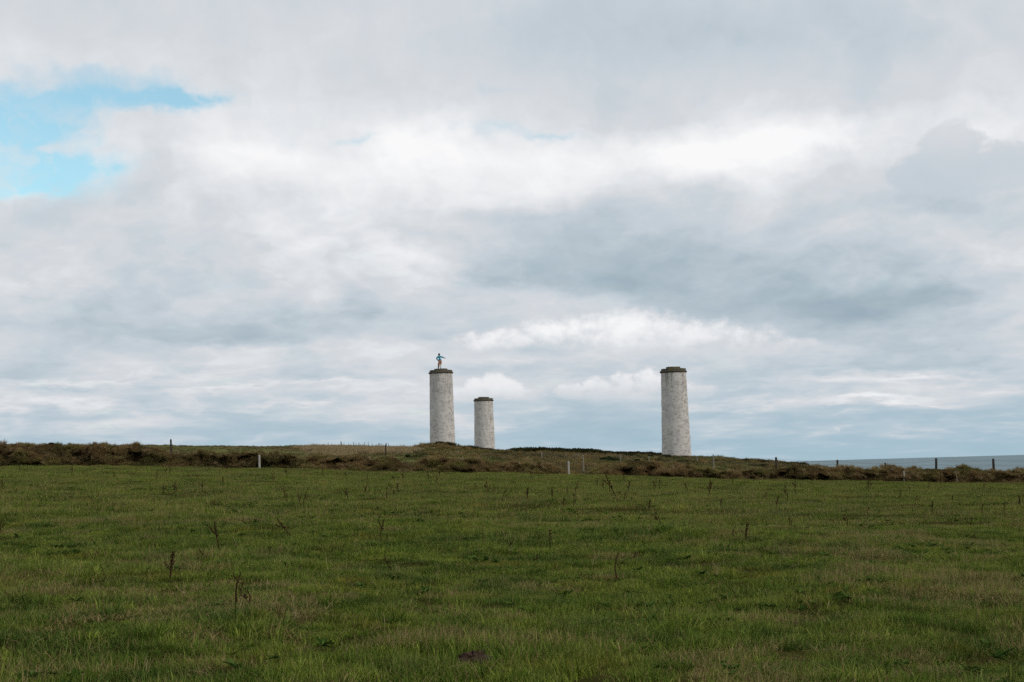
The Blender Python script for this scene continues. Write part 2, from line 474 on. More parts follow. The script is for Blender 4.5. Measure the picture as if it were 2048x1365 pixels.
def pasture_col(gg):
    p = pos(gg)
    rnd = attr(gg, 'rnd'); dry = attr(gg, 'dry')
    big = gg.noise(p, 0.16, 4, 0.6)
    med = gg.noise(p, 0.75, 4, 0.6)
    r_sq = gg.m('POWER', rnd, 1.6)
    green = gg.mix(r_sq, (0.060, 0.098, 0.009), (0.230, 0.295, 0.048))
    deep = gg.mix(r_sq, (0.026, 0.058, 0.009), (0.130, 0.200, 0.045))
    olive = gg.mix(r_sq, (0.110, 0.110, 0.014), (0.300, 0.275, 0.068))
    fine = gg.noise(gg.v('ADD', p, (31.0, 7.0, 0.0)), 1.15, 3, 0.55)
    c = gg.mix(gg.ss(gg.m('MULTIPLY_ADD', fine, 0.7, gg.m('MULTIPLY', big, 0.5)), 0.64, 0.50), green, deep)
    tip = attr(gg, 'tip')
    c = gg.mix(gg.m('MULTIPLY', gg.m('POWER', tip, 2.5), 0.5), c, gg.mix(rnd, (0.19, 0.215, 0.050), (0.36, 0.36, 0.120)))  # bleached yellower tips; their brightness also stands in for light on the far field
    c = gg.mix(gg.m('MULTIPLY', gg.ss(med, 0.50, 0.70), 0.8), c, olive)
    tone = gg.n('ShaderNodeObjectInfo').outputs['Random']          # every tuft has its own tone
    c = gg.mix(1.0, c, gg.ramp(tone, [(0.0, (0.36, 0.46, 0.40)), (0.35, (0.70, 0.80, 0.70)), (0.7, (0.98, 1.0, 0.95)), (1.0, (1.36, 1.26, 1.2))]), 'MULTIPLY')
    straw = gg.mix(rnd, (0.14, 0.10, 0.040), (0.36, 0.28, 0.13))
    return gg.mix(dry, c, straw)
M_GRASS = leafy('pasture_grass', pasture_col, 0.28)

def bank_col(gg):
    p = pos(gg)
    rnd = attr(gg, 'rnd')
    a = gg.noise(p, 0.55, 4, 0.6); b = gg.noise(p, 0.21, 3, 0.5)
    brown = gg.mix(rnd, (0.125, 0.082, 0.034), (0.30, 0.205, 0.095))
    olive = gg.mix(rnd, (0.120, 0.108, 0.030), (0.235, 0.200, 0.070))
    dark = gg.mix(rnd, (0.042, 0.046, 0.015), (0.095, 0.095, 0.034))
    c = gg.mix(gg.ss(a, 0.47, 0.63), brown, olive)
    return gg.mix(gg.m('MULTIPLY', gg.ss(b, 0.52, 0.64), 0.7), c, dark)
M_TUSS = leafy('tussock_grass', bank_col, 0.25)

def heath_col(gg):
    p = pos(gg)
    rnd = attr(gg, 'rnd')
    a = gg.noise(p, 0.06, 4, 0.6); b = gg.noise(gg.v('MULTIPLY', p, (1, 0.5, 1)), 0.16, 4, 0.6)
    green = gg.mix(rnd, (0.085, 0.095, 0.030), (0.17, 0.165, 0.062))
    brown = gg.mix(rnd, (0.095, 0.070, 0.035), (0.20, 0.155, 0.080))
    dark = gg.mix(rnd, (0.028, 0.034, 0.014), (0.070, 0.075, 0.030))
    c = gg.mix(gg.ss(a, 0.40, 0.58), green, brown)
    return gg.mix(gg.m('MULTIPLY', gg.ss(b, 0.48, 0.62), 0.8), c, dark)
M_HEATH = leafy('heath_grass', heath_col, 0.25)
M_STRAW = leafy('straw_grass', lambda gg: gg.mix(attr(gg, 'rnd'), (0.20, 0.145, 0.075), (0.42, 0.33, 0.19)), 0.3)
M_SCRUB = leafy('scrub_leaf', lambda gg: gg.mix(attr(gg, 'rnd'), (0.018, 0.022, 0.010), (0.070, 0.066, 0.028)), 0.15)
M_GORSE = leafy('gorse_leaf', lambda gg: gg.mix(attr(gg, 'rnd'), (0.014, 0.026, 0.012), (0.050, 0.068, 0.026)), 0.15)
M_DOCK = leafy('dead_stalk', lambda gg: gg.mix(gg.noise(pos(gg), 14, 3), (0.030, 0.016, 0.009), (0.075, 0.040, 0.022)), 0.05)
M_TANST = leafy('dry_stalk', lambda gg: gg.mix(gg.noise(pos(gg), 9, 3), (0.16, 0.11, 0.06), (0.30, 0.23, 0.13)), 0.15)
M_SOIL, g_, o_ = mat('bare_soil')
principled(g_, o_, g_.mix(g_.noise(pos(g_), 30, 4), (0.022, 0.013, 0.008), (0.070, 0.042, 0.026)), 0.95, g_.noise(pos(g_), 40, 4), bdist=0.02)

def ground_mat():
    m_, gg, out = mat('ground')
    p = pos(gg)
    y = gg.sep(p)[1]
    n1 = gg.noise(p, 0.16, 4, 0.6); n2 = gg.noise(p, 0.75, 5, 0.6); n3 = gg.noise(p, 5.0, 5, 0.65)
    fld = gg.mix(n3, (0.018, 0.019, 0.005), (0.060, 0.054, 0.016))
    fld = gg.mix(gg.m('MULTIPLY', gg.ss(n2, 0.52, 0.68), 0.6), fld, (0.075, 0.055, 0.025))
    a = gg.noise(p, 0.06, 4, 0.6); b = gg.noise(gg.v('MULTIPLY', p, (1, 0.5, 1)), 0.16, 4, 0.6)
    hl = gg.mix(gg.ss(a, 0.45, 0.62), gg.mix(n3, (0.085, 0.092, 0.030), (0.14, 0.14, 0.055)), gg.mix(n3, (0.08, 0.058, 0.03), (0.15, 0.115, 0.06)))
    hl = gg.mix(gg.m('MULTIPLY', gg.ss(b, 0.50, 0.66), 0.6), hl, (0.045, 0.046, 0.02))
    c = gg.mix(gg.ss(y, 108.0, 114.0), fld, hl)
    principled(gg, out, c, 1.0, n3, spec=0.0, bdist=0.06)
    return m_
M_GROUND = ground_mat()

def bank_soil():
    m_, gg, out = mat('bank_earth')
    p = pos(gg)
    n3 = gg.noise(p, 3.0, 6, 0.65); a = gg.noise(p, 0.55, 4, 0.6)
    c = gg.mix(n3, (0.030, 0.020, 0.009), (0.110, 0.072, 0.032))
    c = gg.mix(gg.m('MULTIPLY', gg.ss(a, 0.45, 0.6), 0.7), c, gg.mix(n3, (0.035, 0.034, 0.010), (0.10, 0.088, 0.03)))
    principled(gg, out, c, 1.0, gg.noise(p, 6.0, 5, 0.7), spec=0.0, bdist=0.4, bstr=1.0)
    return m_
M_BANK = bank_soil()

# ------------------------------------------------------------------ ground sheet
tt = np.concatenate([np.linspace(-1.6, -0.48, 60)[:-1], np.linspace(-0.48, 0.48, 520), np.linspace(0.48, 1.6, 60)[1:]])
yy = np.concatenate([np.linspace(1.5, 8, 14)[:-1], np.exp(np.linspace(math.log(8), math.log(580), 430))])
TT, YY = np.meshgrid(tt, yy)
XX = TT * YY
ground = tag(link('ground', grid_mesh('ground', XX, YY, height(XX, YY)), M_GROUND), 'green pasture and rough headland sloping down to the sea', kind='structure')
# the pasture goes on behind the viewer
bx_, by_ = np.meshgrid(np.linspace(-130, 130, 60), np.linspace(-60, 1.6, 24))
tag(link('field', grid_mesh('pasture_ground', bx_, by_, SLX * bx_ + RISE * by_ - 0.02), M_GROUND), kind='structure')

# ------------------------------------------------------------------ sea
def sea_mat():
    m_, gg, out = mat('sea_water')
    p = pos(gg)
    n1 = gg.noise(gg.v('MULTIPLY', p, (1, 0.25, 1)), 0.004, 6, 0.6)
    n2 = gg.noise(gg.v('MULTIPLY', p, (1, 0.4, 1)), 0.02, 3, 0.5)
    c = gg.mix(gg.ss(n1, 0.35, 0.65), (0.035, 0.095, 0.118), (0.085, 0.165, 0.185))
    b = principled(gg, out, c, 0.5, n2, spec=0.5, bdist=1.0, bstr=0.15)
    return m_
SEA_Z = -45.0
rr = np.array([0, 60, 200, 500, 1000, 2000, 4000, 8000, 16000, 32000, 45000.0])
th = np.linspace(0, 2 * math.pi, 129)
RR, TH = np.meshgrid(rr, th, indexing='ij')
tag(link('sea', grid_mesh('sea', RR * np.cos(TH), RR * np.sin(TH), np.full(RR.shape, SEA_Z)), sea_mat()), 'calm blue grey sea reaching the horizon', kind='structure')

# ------------------------------------------------------------------ scatter by geometry nodes
def src_collection(name, meshes):
    c = bpy.data.collections.new(name)
    for i, me in enumerate(meshes):
        c.objects.link(bpy.data.objects.new('%s_%02d' % (name, i), me))
    return c

def scatter(name, P_, rot, scl, idx, coll, parent=None):
    me = bpy.data.meshes.new(name)
    n = len(P_)
    me.vertices.add(n); me.vertices.foreach_set('co', np.asarray(P_, np.float32).ravel())
    a = me.attributes.new('rot', 'FLOAT_VECTOR', 'POINT'); a.data.foreach_set('vector', np.asarray(rot, np.float32).ravel())
    a = me.attributes.new('scl', 'FLOAT_VECTOR', 'POINT'); a.data.foreach_set('vector', np.asarray(scl, np.float32).ravel())
    a = me.attributes.new('idx', 'INT', 'POINT'); a.data.foreach_set('value', np.asarray(idx, np.int32))
    o = link(name, me, None, parent)
    ng = bpy.data.node_groups.new(name + '_nodes', 'GeometryNodeTree')
    ng.interface.new_socket('Geometry', in_out='INPUT', socket_type='NodeSocketGeometry')
    ng.interface.new_socket('Geometry', in_out='OUTPUT', socket_type='NodeSocketGeometry')
    N = ng.nodes
    gi = N.new('NodeGroupInput'); go = N.new('NodeGroupOutput')
    ip = N.new('GeometryNodeInstanceOnPoints'); ci = N.new('GeometryNodeCollectionInfo')
    ci.inputs['Collection'].default_value = coll
    ci.inputs['Separate Children'].default_value = True
    ci.inputs['Reset Children'].default_value = True
    ip.inputs['Pick Instance'].default_value = True
    def na(nm, ty):
        q = N.new('GeometryNodeInputNamedAttribute'); q.data_type = ty; q.inputs['Name'].default_value = nm
        return [s for s in q.outputs if s.enabled and s.name == 'Attribute'][0]
    Lk = ng.links.new
    Lk(gi.outputs[0], ip.inputs['Points']); Lk(ci.outputs[0], ip.inputs['Instance'])
    Lk(na('idx', 'INT'), ip.inputs['Instance Index'])
    er = N.new('FunctionNodeEulerToRotation')
    Lk(na('rot', 'FLOAT_VECTOR'), er.inputs[0]); Lk(er.outputs[0], ip.inputs['Rotation'])
    Lk(na('scl', 'FLOAT_VECTOR'), ip.inputs['Scale'])
    Lk(ip.outputs[0], go.inputs[0])
    md = o.modifiers.new('scatter', 'NODES'); md.node_group = ng
    return o

def blades(name, n, rad, h0, h1, w0, w1, lean, dry_p, mat_, seed, seg=3, clump=0.0, square=True, droop=0.5):
    """a tuft of separate tapering curved blades"""
    r_ = np.random.default_rng(seed)
    if square:
        bx = r_.uniform(-rad, rad, n); by = r_.uniform(-rad, rad, n)
    else:
        rr_ = rad * np.sqrt(r_.random(n)); a_ = r_.uniform(0, 2 * math.pi, n); bx, by = rr_ * np.cos(a_), rr_ * np.sin(a_)
    if clump > 0:
        k = max(3, n // 14); cx = r_.uniform(-rad, rad, k); cy = r_.uniform(-rad, rad, k); j = r_.integers(0, k, n)
        bx = bx * (1 - clump) + (cx[j] + r_.normal(0, rad * 0.09, n)) * clump
        by = by * (1 - clump) + (cy[j] + r_.normal(0, rad * 0.09, n)) * clump
    h = r_.uniform(h0, h1, n) * (0.6 + 0.4 * r_.random(n)); w = r_.uniform(w0, w1, n)
    dry = (r_.random(n) < dry_p).astype(float)
    da = r_.uniform(0, 2 * math.pi, n); ln = np.abs(r_.normal(0, lean, n)) + 0.08
    if not square:
        out = np.arctan2(by, bx); da = np.where(r_.random(n) < 0.75, out + r_.normal(0, 0.5, n), da)
    fa = r_.uniform(0, math.pi, n)
    dxv, dyv = np.cos(da), np.sin(da); wx, wy = np.cos(fa), np.sin(fa)
    V_, F_, rv, dv, tv = [], [], [], [], []
    rn = r_.random(n)
    for i in range(n):
        b0 = len(V_)
        for s in range(seg):
            t = s / seg
            hh = h[i] * (t - droop * ln[i] * t * t * 0.6)
            off = h[i] * ln[i] * t * (0.35 + 0.65 * t)
            ww = w[i] * (1 - 0.55 * t) * 0.5
            x_, y_ = bx[i] + dxv[i] * off, by[i] + dyv[i] * off
            V_.append((x_ - wx[i] * ww, y_ - wy[i] * ww, hh - 0.01)); V_.append((x_ + wx[i] * ww, y_ + wy[i] * ww, hh - 0.01))
        off = h[i] * ln[i]
        V_.append((bx[i] + dxv[i] * off, by[i] + dyv[i] * off, h[i] * (1 - droop * ln[i] * 0.6)))
        for s in range(seg - 1):
            a = b0 + 2 * s; F_.append((a, a + 1, a + 3, a + 2))
        a = b0 + 2 * (seg - 1); F_.append((a, a + 1, b0 + 2 * seg))
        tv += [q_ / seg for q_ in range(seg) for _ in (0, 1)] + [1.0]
        rv += [rn[i]] * (2 * seg + 1); dv += [dry[i]] * (2 * seg + 1)
    me = mesh(name, V_, F_)
    a = me.attributes.new('rnd', 'FLOAT', 'POINT'); a.data.foreach_set('value', np.array(rv, np.float32))
    a = me.attributes.new('dry', 'FLOAT', 'POINT'); a.data.foreach_set('value', np.array(dv, np.float32))
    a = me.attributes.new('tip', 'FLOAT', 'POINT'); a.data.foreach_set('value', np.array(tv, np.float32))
    me.materials.append(mat_)
    return me

def poisson(n, t_half, y0, y1):
    y = np.sqrt(RNG.uniform(y0 * y0, y1 * y1, n)); t = RNG.uniform(-t_half, t_half, n)
    return t * y, y

# near and far pasture turf
CLOD = ground_hit(946, 1326)
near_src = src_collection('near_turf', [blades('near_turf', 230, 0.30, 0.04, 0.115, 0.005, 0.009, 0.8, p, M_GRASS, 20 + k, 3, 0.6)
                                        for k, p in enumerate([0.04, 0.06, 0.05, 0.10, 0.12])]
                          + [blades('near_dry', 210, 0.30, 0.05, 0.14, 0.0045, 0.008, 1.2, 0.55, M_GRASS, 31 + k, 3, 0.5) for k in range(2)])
def turf(name, n, y0, y1, th_, coll, nk, nd, hs):
    x, y = poisson(n, th_, y0, y1)
    k_ = np.hypot(x - CLOD.x, (y - CLOD.y) * 0.6) > 0.19
    x, y = x[k_], y[k_]; n = len(x)
    z = height(x, y)
    if hs == 1.0:                                   # worn gaps where the thatch shows
        k_ = fbm(x / 0.55 + 61, y / 0.55, 2) + 0.3 * RNG.normal(0, 1, n) * 0.3 > -0.30
        x, y, z = x[k_], y[k_], z[k_]; n = len(x)
    d = 0.9 * fbm(x / 0.8 + 5, y / 0.8, 3) + 0.5 * fbm(x / 6, y / 6, 3)
    lush = 0.7 * fbm(x / 2.4 + 77, y / 2.4 + 3, 3) + 0.6 * fbm(x / 0.5 + 7, y / 0.5, 2)
    # more bleached grass near the gateway end where the viewer stands
    thr = 0.06 + 0.0085 * (y - 9)
    idx = np.where(d > thr, nk + RNG.integers(0, nd, n), RNG.integers(0, nk, n))
    sz = hs * (1.0 + 1.2 * np.clip(lush, -0.4, 0.6)) * RNG.uniform(0.8, 1.2, n)
    sxy = RNG.uniform(0.9, 1.15, n)
    rot = np.stack([RNG.normal(0, 0.05, n), RNG.normal(0, 0.05, n), RNG.uniform(0, 6.283, n)], -1)
    o = scatter(name, np.stack([x, y, z], -1), rot, np.stack([sxy, sxy, np.clip(sz, 0.4, 2.2)], -1), idx, coll)
    return o
tag(turf('pasture_grass', 12500, 7.5, 34, 0.47, near_src, 5, 2, 1.0), 'short damp green pasture grass with bleached blades, foreground', 'grass', kind='stuff')
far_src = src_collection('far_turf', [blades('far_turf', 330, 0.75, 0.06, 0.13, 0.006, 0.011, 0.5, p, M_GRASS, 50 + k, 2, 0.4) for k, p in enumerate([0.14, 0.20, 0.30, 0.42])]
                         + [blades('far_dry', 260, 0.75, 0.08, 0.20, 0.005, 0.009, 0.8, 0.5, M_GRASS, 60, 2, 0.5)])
tag(turf('pasture_grass', 13500, 33, 106, 0.45, far_src, 4, 1, 1.15), 'green pasture grass running back to the earth bank', 'grass', kind='stuff')

# longer tufts standing out of the turf
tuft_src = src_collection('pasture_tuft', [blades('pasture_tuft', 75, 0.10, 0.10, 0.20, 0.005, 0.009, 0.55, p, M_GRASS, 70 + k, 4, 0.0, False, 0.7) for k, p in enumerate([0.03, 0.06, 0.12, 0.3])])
n = 15000
x, y = poisson(n, 0.46, 7.5, 106)
half = n // 3
x2, y2 = poisson(half, 0.46, 7.5, 32)
x = np.concatenate([x, x2]); y = np.concatenate([y, y2])
lush = fbm(x / 1.3 + 21, y / 1.3, 3) + 0.6 * fbm(x / 6 + 2, y / 4, 2)
k_ = (lush > 0.02) & (np.hypot(x - CLOD.x, (y - CLOD.y) * 0.45) > 0.2)
x, y, lush = x[k_], y[k_], lush[k_]; n = len(x)
s_ = RNG.uniform(0.6, 1.15, n) * (0.75 + 0.7 * np.clip(lush, 0, 0.6))
tag(scatter('grass_tufts', np.stack([x, y, height(x, y)], -1), np.stack([RNG.normal(0, .1, n), RNG.normal(0, .1, n), RNG.uniform(0, 6.28, n)], -1),
            np.stack([s_ * 1.3, s_ * 1.3, s_], -1), np.where(RNG.random(n) < 0.07, 3, RNG.integers(0, 3, n)), tuft_src), 'longer green tufts standing out of the pasture turf', 'grass', kind='stuff')

# dark rosettes of broad leaves (dock, plantain) in the turf
def rosette(name, seed):
    q = np.random.default_rng(seed); V_, F_, rv = [], [], []
    for k in range(11):
        a = q.uniform(0, 6.28); l_ = q.uniform(0.07, 0.16); w_ = l_ * q.uniform(0.16, 0.26); up = q.uniform(0.25, 0.95); b0 = len(V_)
        ca, sa = math.cos(a), math.sin(a)
        for (t, w) in ((0.05, 0.25), (0.45, 1.0), (0.8, 0.7)):
            h_ = l_ * (up * t - 0.45 * t * t) + 0.03
            V_ += [(ca * l_ * t - sa * w_ * w, sa * l_ * t + ca * w_ * w, h_ + 0.01), (ca * l_ * t, sa * l_ * t, h_ - 0.006), (ca * l_ * t + sa * w_ * w, sa * l_ * t - ca * w_ * w, h_ + 0.01)]
        V_.append((ca * l_, sa * l_, l_ * (up - 0.45) + 0.03))
        for r0 in (0, 3):
            F_ += [(b0 + r0, b0 + r0 + 1, b0 + r0 + 4, b0 + r0 + 3), (b0 + r0 + 1, b0 + r0 + 2, b0 + r0 + 5, b0 + r0 + 4)]
        F_ += [(b0 + 6, b0 + 7, b0 + 9), (b0 + 7, b0 + 8, b0 + 9)]
        rv += [q.random()] * 10
    me = mesh(name, V_, F_)
    a = me.attributes.new('rnd', 'FLOAT', 'POINT'); a.data.foreach_set('value', np.array(rv, np.float32))
    me.materials.append(M_BROAD)
    return me
M_BROAD = leafy('broad_leaf', lambda gg: gg.mix(attr(gg, 'rnd'), (0.030, 0.064, 0.012), (0.105, 0.160, 0.036)), 0.25)
ros = src_collection('rosette', [rosette('rosette', 400 + k) for k in range(4)])
x, y = poisson(9000, 0.46, 7.5, 70)
k_ = fbm(x / 1.8 + 15, y / 1.8 + 4, 3) + 0.5 * fbm(x / 0.6, y / 0.6 + 8, 2) > 0.10
x, y = x[k_], y[k_]; n = len(x)
s_ = RNG.uniform(0.35, 0.8, n)
tag(scatter('broad_leaves', np.stack([x, y, height(x, y) + 0.02], -1), np.stack([RNG.normal(0, .15, n), RNG.normal(0, .15, n), RNG.uniform(0, 6.28, n)], -1),
            np.stack([s_, s_, s_], -1), RNG.integers(0, 4, n), ros), 'dark green broad leaves growing low among the pasture grass', 'weeds', kind='stuff')

# ------------------------------------------------------------------ earth banks
TOP = [(-900, 889), (-500, 892), (-200, 889), (0, 890), (30, 888), (75, 887), (120, 891), (150, 886), (175, 890), (200, 888), (240, 892), (270, 890), (300, 897), (340, 903),
       (400, 904), (440, 906), (480, 902), (500, 901), (525, 902), (563, 907), (614, 912), (678, 911), (728, 913), (754, 917), (779, 917), (805, 927), (812, 932),
       (830, 925), (868, 918), (906, 920), (957, 921), (1020, 923), (1050, 926), (1089, 931), (1109, 937), (1137, 946), (1165, 949), (1183, 946),
       (1203, 934), (1241, 926), (1279, 927), (1330, 932), (1368, 931), (1406, 939), (1470, 945), (1482, 941), (1520, 941), (1594, 937), (1666, 935),
       (1700, 936), (1727, 940), (1821, 939), (1901, 940), (1982, 941), (2048, 939), (2300, 941), (2600, 944), (3000, 950)]
_, tpt, tpz = row(107.8, TOP)
BANK_SURF = []
def bank(px0, px1, label, seed):
    x0, x1 = at(px0, 930, YB).x, at(px1, 930, YB).x
    nx = int((x1 - x0) / 0.10); nv = 44
    xs = np.linspace(x0, x1, nx); vs = np.linspace(0, 1, nv)
    X, Vv = np.meshgrid(xs, vs)
    # cross-section: steep ragged front, rounded top, gentler back
    kv = np.array([0, .08, .3, .5, .62, .8, 1.0]); ky = np.array([-0.5, 0.05, 0.75, 1.5, 2.8, 5.2, 9.0]); kz = np.array([-0.12, 0.02, 0.52, 0.93, 1.0, 0.9, -0.05])
    yo = np.interp(Vv, kv, ky); zz = np.interp(Vv, kv, kz)
    end = np.clip(np.minimum(X - x0, x1 - X) / 1.2, 0, 1); end = end * end * (3 - 2 * end)
    base = base_h(X, np.full_like(X, YB))
    top = np.interp(X / 107.8, tpt, tpz) - 0.1
    back = base_h(X, np.full_like(X, 113.5))
    hgt = np.maximum(top - base, 0.25)
    lo = np.where(Vv < 0.62, base, back)
    Z = np.where(Vv < 0.62, base + zz * hgt * end, np.minimum(back, top) + zz * np.maximum(top - back, 0.1) * end)
    mid = np.sin(np.clip(Vv, 0, 1) * math.pi) ** 0.7
    # ledges, slumps and hollows
    cut = fbm(X / 1.9 + seed, Vv * 4.0, 4, seed) ; lump = fbm(X / 0.75 + seed, Vv * 7.0 + 9, 4, seed)
    Yc = YB + yo + mid * (2.0 * cut + 0.9 * lump) - 0.35 * np.sin(Vv * math.pi) * (zz > 0.2)
    Z = Z + mid * end * (0.55 * fbm(X / 1.3 + 31 + seed, Vv * 3 + 4, 4) + 0.16 * lump)
    me = grid_mesh('earth_bank', X, Yc, Z)
    o = tag(link('earth_bank', me, M_BANK), label, 'earth bank', 'earth banks along the pasture edge')
    co = np.stack([X, Yc, Z], -1)
    # rough grass growing on it
    n = int((x1 - x0) * 150)
    iu = RNG.integers(0, nx, n); iv = np.clip((RNG.beta(1.15, 1.5, n) * nv * 0.9).astype(int), 0, nv - 1)
    pp = co[iv, iu] + RNG.normal(0, 0.05, (n, 3))
    keep = fbm(pp[:, 0] / 0.9 + 3 * seed, pp[:, 2] / 0.5, 3) > -0.14
    pp, iv = pp[keep], iv[keep]; n = len(pp)
    tilt = np.where(vs[iv] < 0.45, 0.75, 0.1)
    rot = np.stack([tilt + RNG.normal(0, 0.25, n), RNG.normal(0, 0.25, n), RNG.uniform(-0.9, 0.9, n)], -1)
    # long shaggy tufts on the crest, shorter down the face
    s_ = RNG.uniform(0.55, 1.1, n) * np.where((vs[iv] > 0.4) & (vs[iv] < 0.75), 1.05, 0.85)
    tg = scatter('tussock_grass', pp, rot, np.stack([s_, s_, s_ * RNG.uniform(0.7, 1.1, n)], -1), np.where(RNG.random(n) < 0.10, 5, RNG.integers(0, 5, n)), TUSS, o)
    tag(tg, kind='stuff')
    return o
TUSS = src_collection('tussock', [blades('tussock', 60, 0.12, 0.22, 0.42, 0.010, 0.020, 0.75, 0.1, M_TUSS, 80 + k, 3, 0.0, False, 0.9) for k in range(5)]
                      + [blades('tussock_dry', 50, 0.12, 0.22, 0.45, 0.010, 0.018, 0.7, 0.1, M_STRAW, 88, 3, 0.0, False, 0.8)])
bank(-900, 814, 'tallest earth bank at the left, overgrown with brown tussocky grass', 1.0)
bank(810, 1168, 'low brown earth bank in the middle, below the two left towers', 5.0)
bank(1164, 2950, 'long low earth bank at the right, below the sea horizon', 9.0)

# ------------------------------------------------------------------ rough headland cover
HE = src_collection('heath', [blades('heath', 90, 0.75, 0.18, 0.42, 0.03, 0.06, 0.7, 0.0, M_HEATH, 90 + k, 2, 0.3, False) for k in range(5)])
n = 26000
x, y = poisson(n, 0.40, 113, 410)
ok = (y > 113)
z = height(x, y)
grazed = (x / y < -0.07) & (y > 150)          # the smooth green field on the skyline
s_ = np.where(grazed, 0.45, 1.0) * RNG.uniform(0.7, 1.25, n) * (1 + 0.5 * fbm(x / 6, y / 12, 3))
rot = np.stack([RNG.normal(0, 0.1, n), RNG.normal(0, 0.1, n), RNG.uniform(0, 6.28, n)], -1)
tag(scatter('heath_grass', np.stack([x, y, z], -1), rot, np.stack([s_ * 1.1, s_ * 1.1, s_], -1), RNG.integers(0, 5, n), HE), 'rough brown and green grass covering the headland', 'grass', kind='stuff')

# brown tussocks over the mound and along the skyline below the towers
pp = [(MC.x + random.gauss(0, 6.0), MC.y + random.uniform(-13, 9)) for _ in range(1100)]
for k in range(5200):
    px = random.uniform(850, 1680); Y = random.uniform(120, 345)
    if vnoise(np.array(px / 30.0), np.array(Y / 14.0)) > -0.02:
        pp.append((at(px, 912, Y).x, Y))
for (px, py, D, rb) in ((885.5, 899, 370, 3.35), (970, 912, 450, 3.37), (1353.5, 916, 320, 3.33)):      # long grass against the tower feet
    c_ = at(px, py, D)
    for k in range(170):
        a = random.uniform(0, 6.283); q = rb + 0.1 + abs(random.gauss(0, 0.7))
        pp.append((c_.x + q * math.cos(a), c_.y + q * math.sin(a)))
pp = np.array(pp); n = len(pp); s_ = RNG.uniform(1.3, 2.6, n)
tag(scatter('headland_tussocks', np.stack([pp[:, 0], pp[:, 1], height(pp[:, 0], pp[:, 1])], -1), np.stack([RNG.normal(0, .2, n), RNG.normal(0, .2, n), RNG.uniform(0, 6.28, n)], -1),
            np.stack([s_, s_, s_ * 0.8], -1), np.where(RNG.random(n) < 0.08, 5, RNG.integers(0, 5, n)), TUSS), 'brown tussocks over the mound and slope below the towers', 'grass', kind='stuff')

# bleached tall grass on the slope left of the towers
ST = src_collection('strawtuft', [blades('strawtuft', 70, 0.6, 0.5, 1.0, 0.02, 0.045, 0.35, 0.0, M_STRAW, 110 + k, 3, 0.3, False, 0.4) for k in range(3)])
pp = []
for k in range(5200):
    px = random.uniform(590, 850); Y = random.uniform(175, 330)
    w = at(px, 905, Y); x_ = w.x
    f = float(fbm(np.array(x_ / 5.0), np.array(Y / 22.0), 3))
    ex = min(1, (px - 590) / 60.0) * min(1, (850 - px) / 90.0)
    if f > 0.42 - 0.62 * ex:
        pp.append((x_, Y))
pp = np.array(pp); zz = height(pp[:, 0], pp[:, 1]); n = len(pp)
s_ = RNG.uniform(0.7, 1.2, n)
tag(scatter('straw_grass', np.stack([pp[:, 0], pp[:, 1], zz], -1), np.stack([RNG.normal(0, .1, n), RNG.normal(0, .1, n), RNG.uniform(0, 6.28, n)], -1),
            np.stack([s_, s_, s_], -1), RNG.integers(0, 3, n), ST), 'pale bleached tall grass on the slope left of the towers', 'grass', kind='stuff')

# dark heather scrub along the skyline
def bush_mesh(name, seed, mat_, n=420, flat=0.62):
    r_ = np.random.default_rng(seed)
    V_, F_, rv = [], [], []
    lobes = [(r_.uniform(-.55, .55), r_.uniform(-.4, .4), r_.uniform(0.1, 0.5), r_.uniform(0.3, 0.5)) for _ in range(7)]
    for i in range(n):
        lx, ly, lz, lr = lobes[r_.integers(0, 7)]
        d = r_.normal(0, 1, 3); d /= np.linalg.norm(d); d[2] = abs(d[2]) * 0.9 + 0.1 * d[2]
        rad = lr * (0.72 + 0.36 * r_.random())
        c = np.array([lx, ly, lz * flat]) + d * rad * np.array([1, 1, flat])
        if c[2] < 0: c[2] = abs(c[2]) * 0.3
        a = r_.normal(0, 1, 3); a /= np.linalg.norm(a); b = np.cross(a, d); b /= (np.linalg.norm(b) + 1e-6)
        s = r_.uniform(0.035, 0.075)
        b0 = len(V_)
        up = d * s * 1.7 + np.array([0, 0, s * 0.7])
        V_ += [tuple(c - b * s), tuple(c + b * s), tuple(c + up)]
        F_.append((b0, b0 + 1, b0 + 2))
        rv += [r_.random() * (0.35 + 0.65 * max(0, d[2]))] * 3  # leaf tone random, made lighter the more the leaf faces up
    # twiggy core
    me = mesh(name, V_, F_)
    a = me.attributes.new('rnd', 'FLOAT', 'POINT'); a.data.foreach_set('value', np.array(rv, np.float32))
    me.materials.append(mat_)
    return me
SB = src_collection('scrubclump', [bush_mesh('scrubclump', 130 + k, M_SCRUB) for k in range(4)])
pp = []
for k in range(900):
    px = random.uniform(1028, 1330) if k % 3 else random.uniform(845, 1010)
    Y = random.uniform(318, 395) if px > 1020 else random.uniform(296, 350)
    x_ = at(px, 905, Y).x
    if fbm(np.array(x_ / 7.0), np.array(Y / 30.0), 3) > (-0.25 if px > 1020 else 0.1):
        pp.append((x_, Y, 1.6 if 1028 < px < 1190 else 0.95))
for k in range(420):                                 # and scattered over the slope to the right of the towers
    px = random.uniform(1240, 1660); Y = random.uniform(150, 300); x_ = at(px, 920, Y).x
    if fbm(np.array(x_ / 6.0 + 8), np.array(Y / 18.0), 3) > 0.12:
        pp.append((x_, Y, 0.75))
pp = np.array(pp); n = len(pp); zz = height(pp[:, 0], pp[:, 1]) - 0.05
s_ = RNG.uniform(0.75, 1.35, n) * pp[:, 2]
tag(scatter('heather_scrub', np.stack([pp[:, 0], pp[:, 1], zz], -1), np.stack([np.zeros(n), np.zeros(n), RNG.uniform(0, 6.28, n)], -1),
            np.stack([s_ * 1.5, s_ * 1.5, s_], -1), RNG.integers(0, 4, n), SB), 'dark low heather scrub along the headland skyline', 'scrub', kind='stuff')

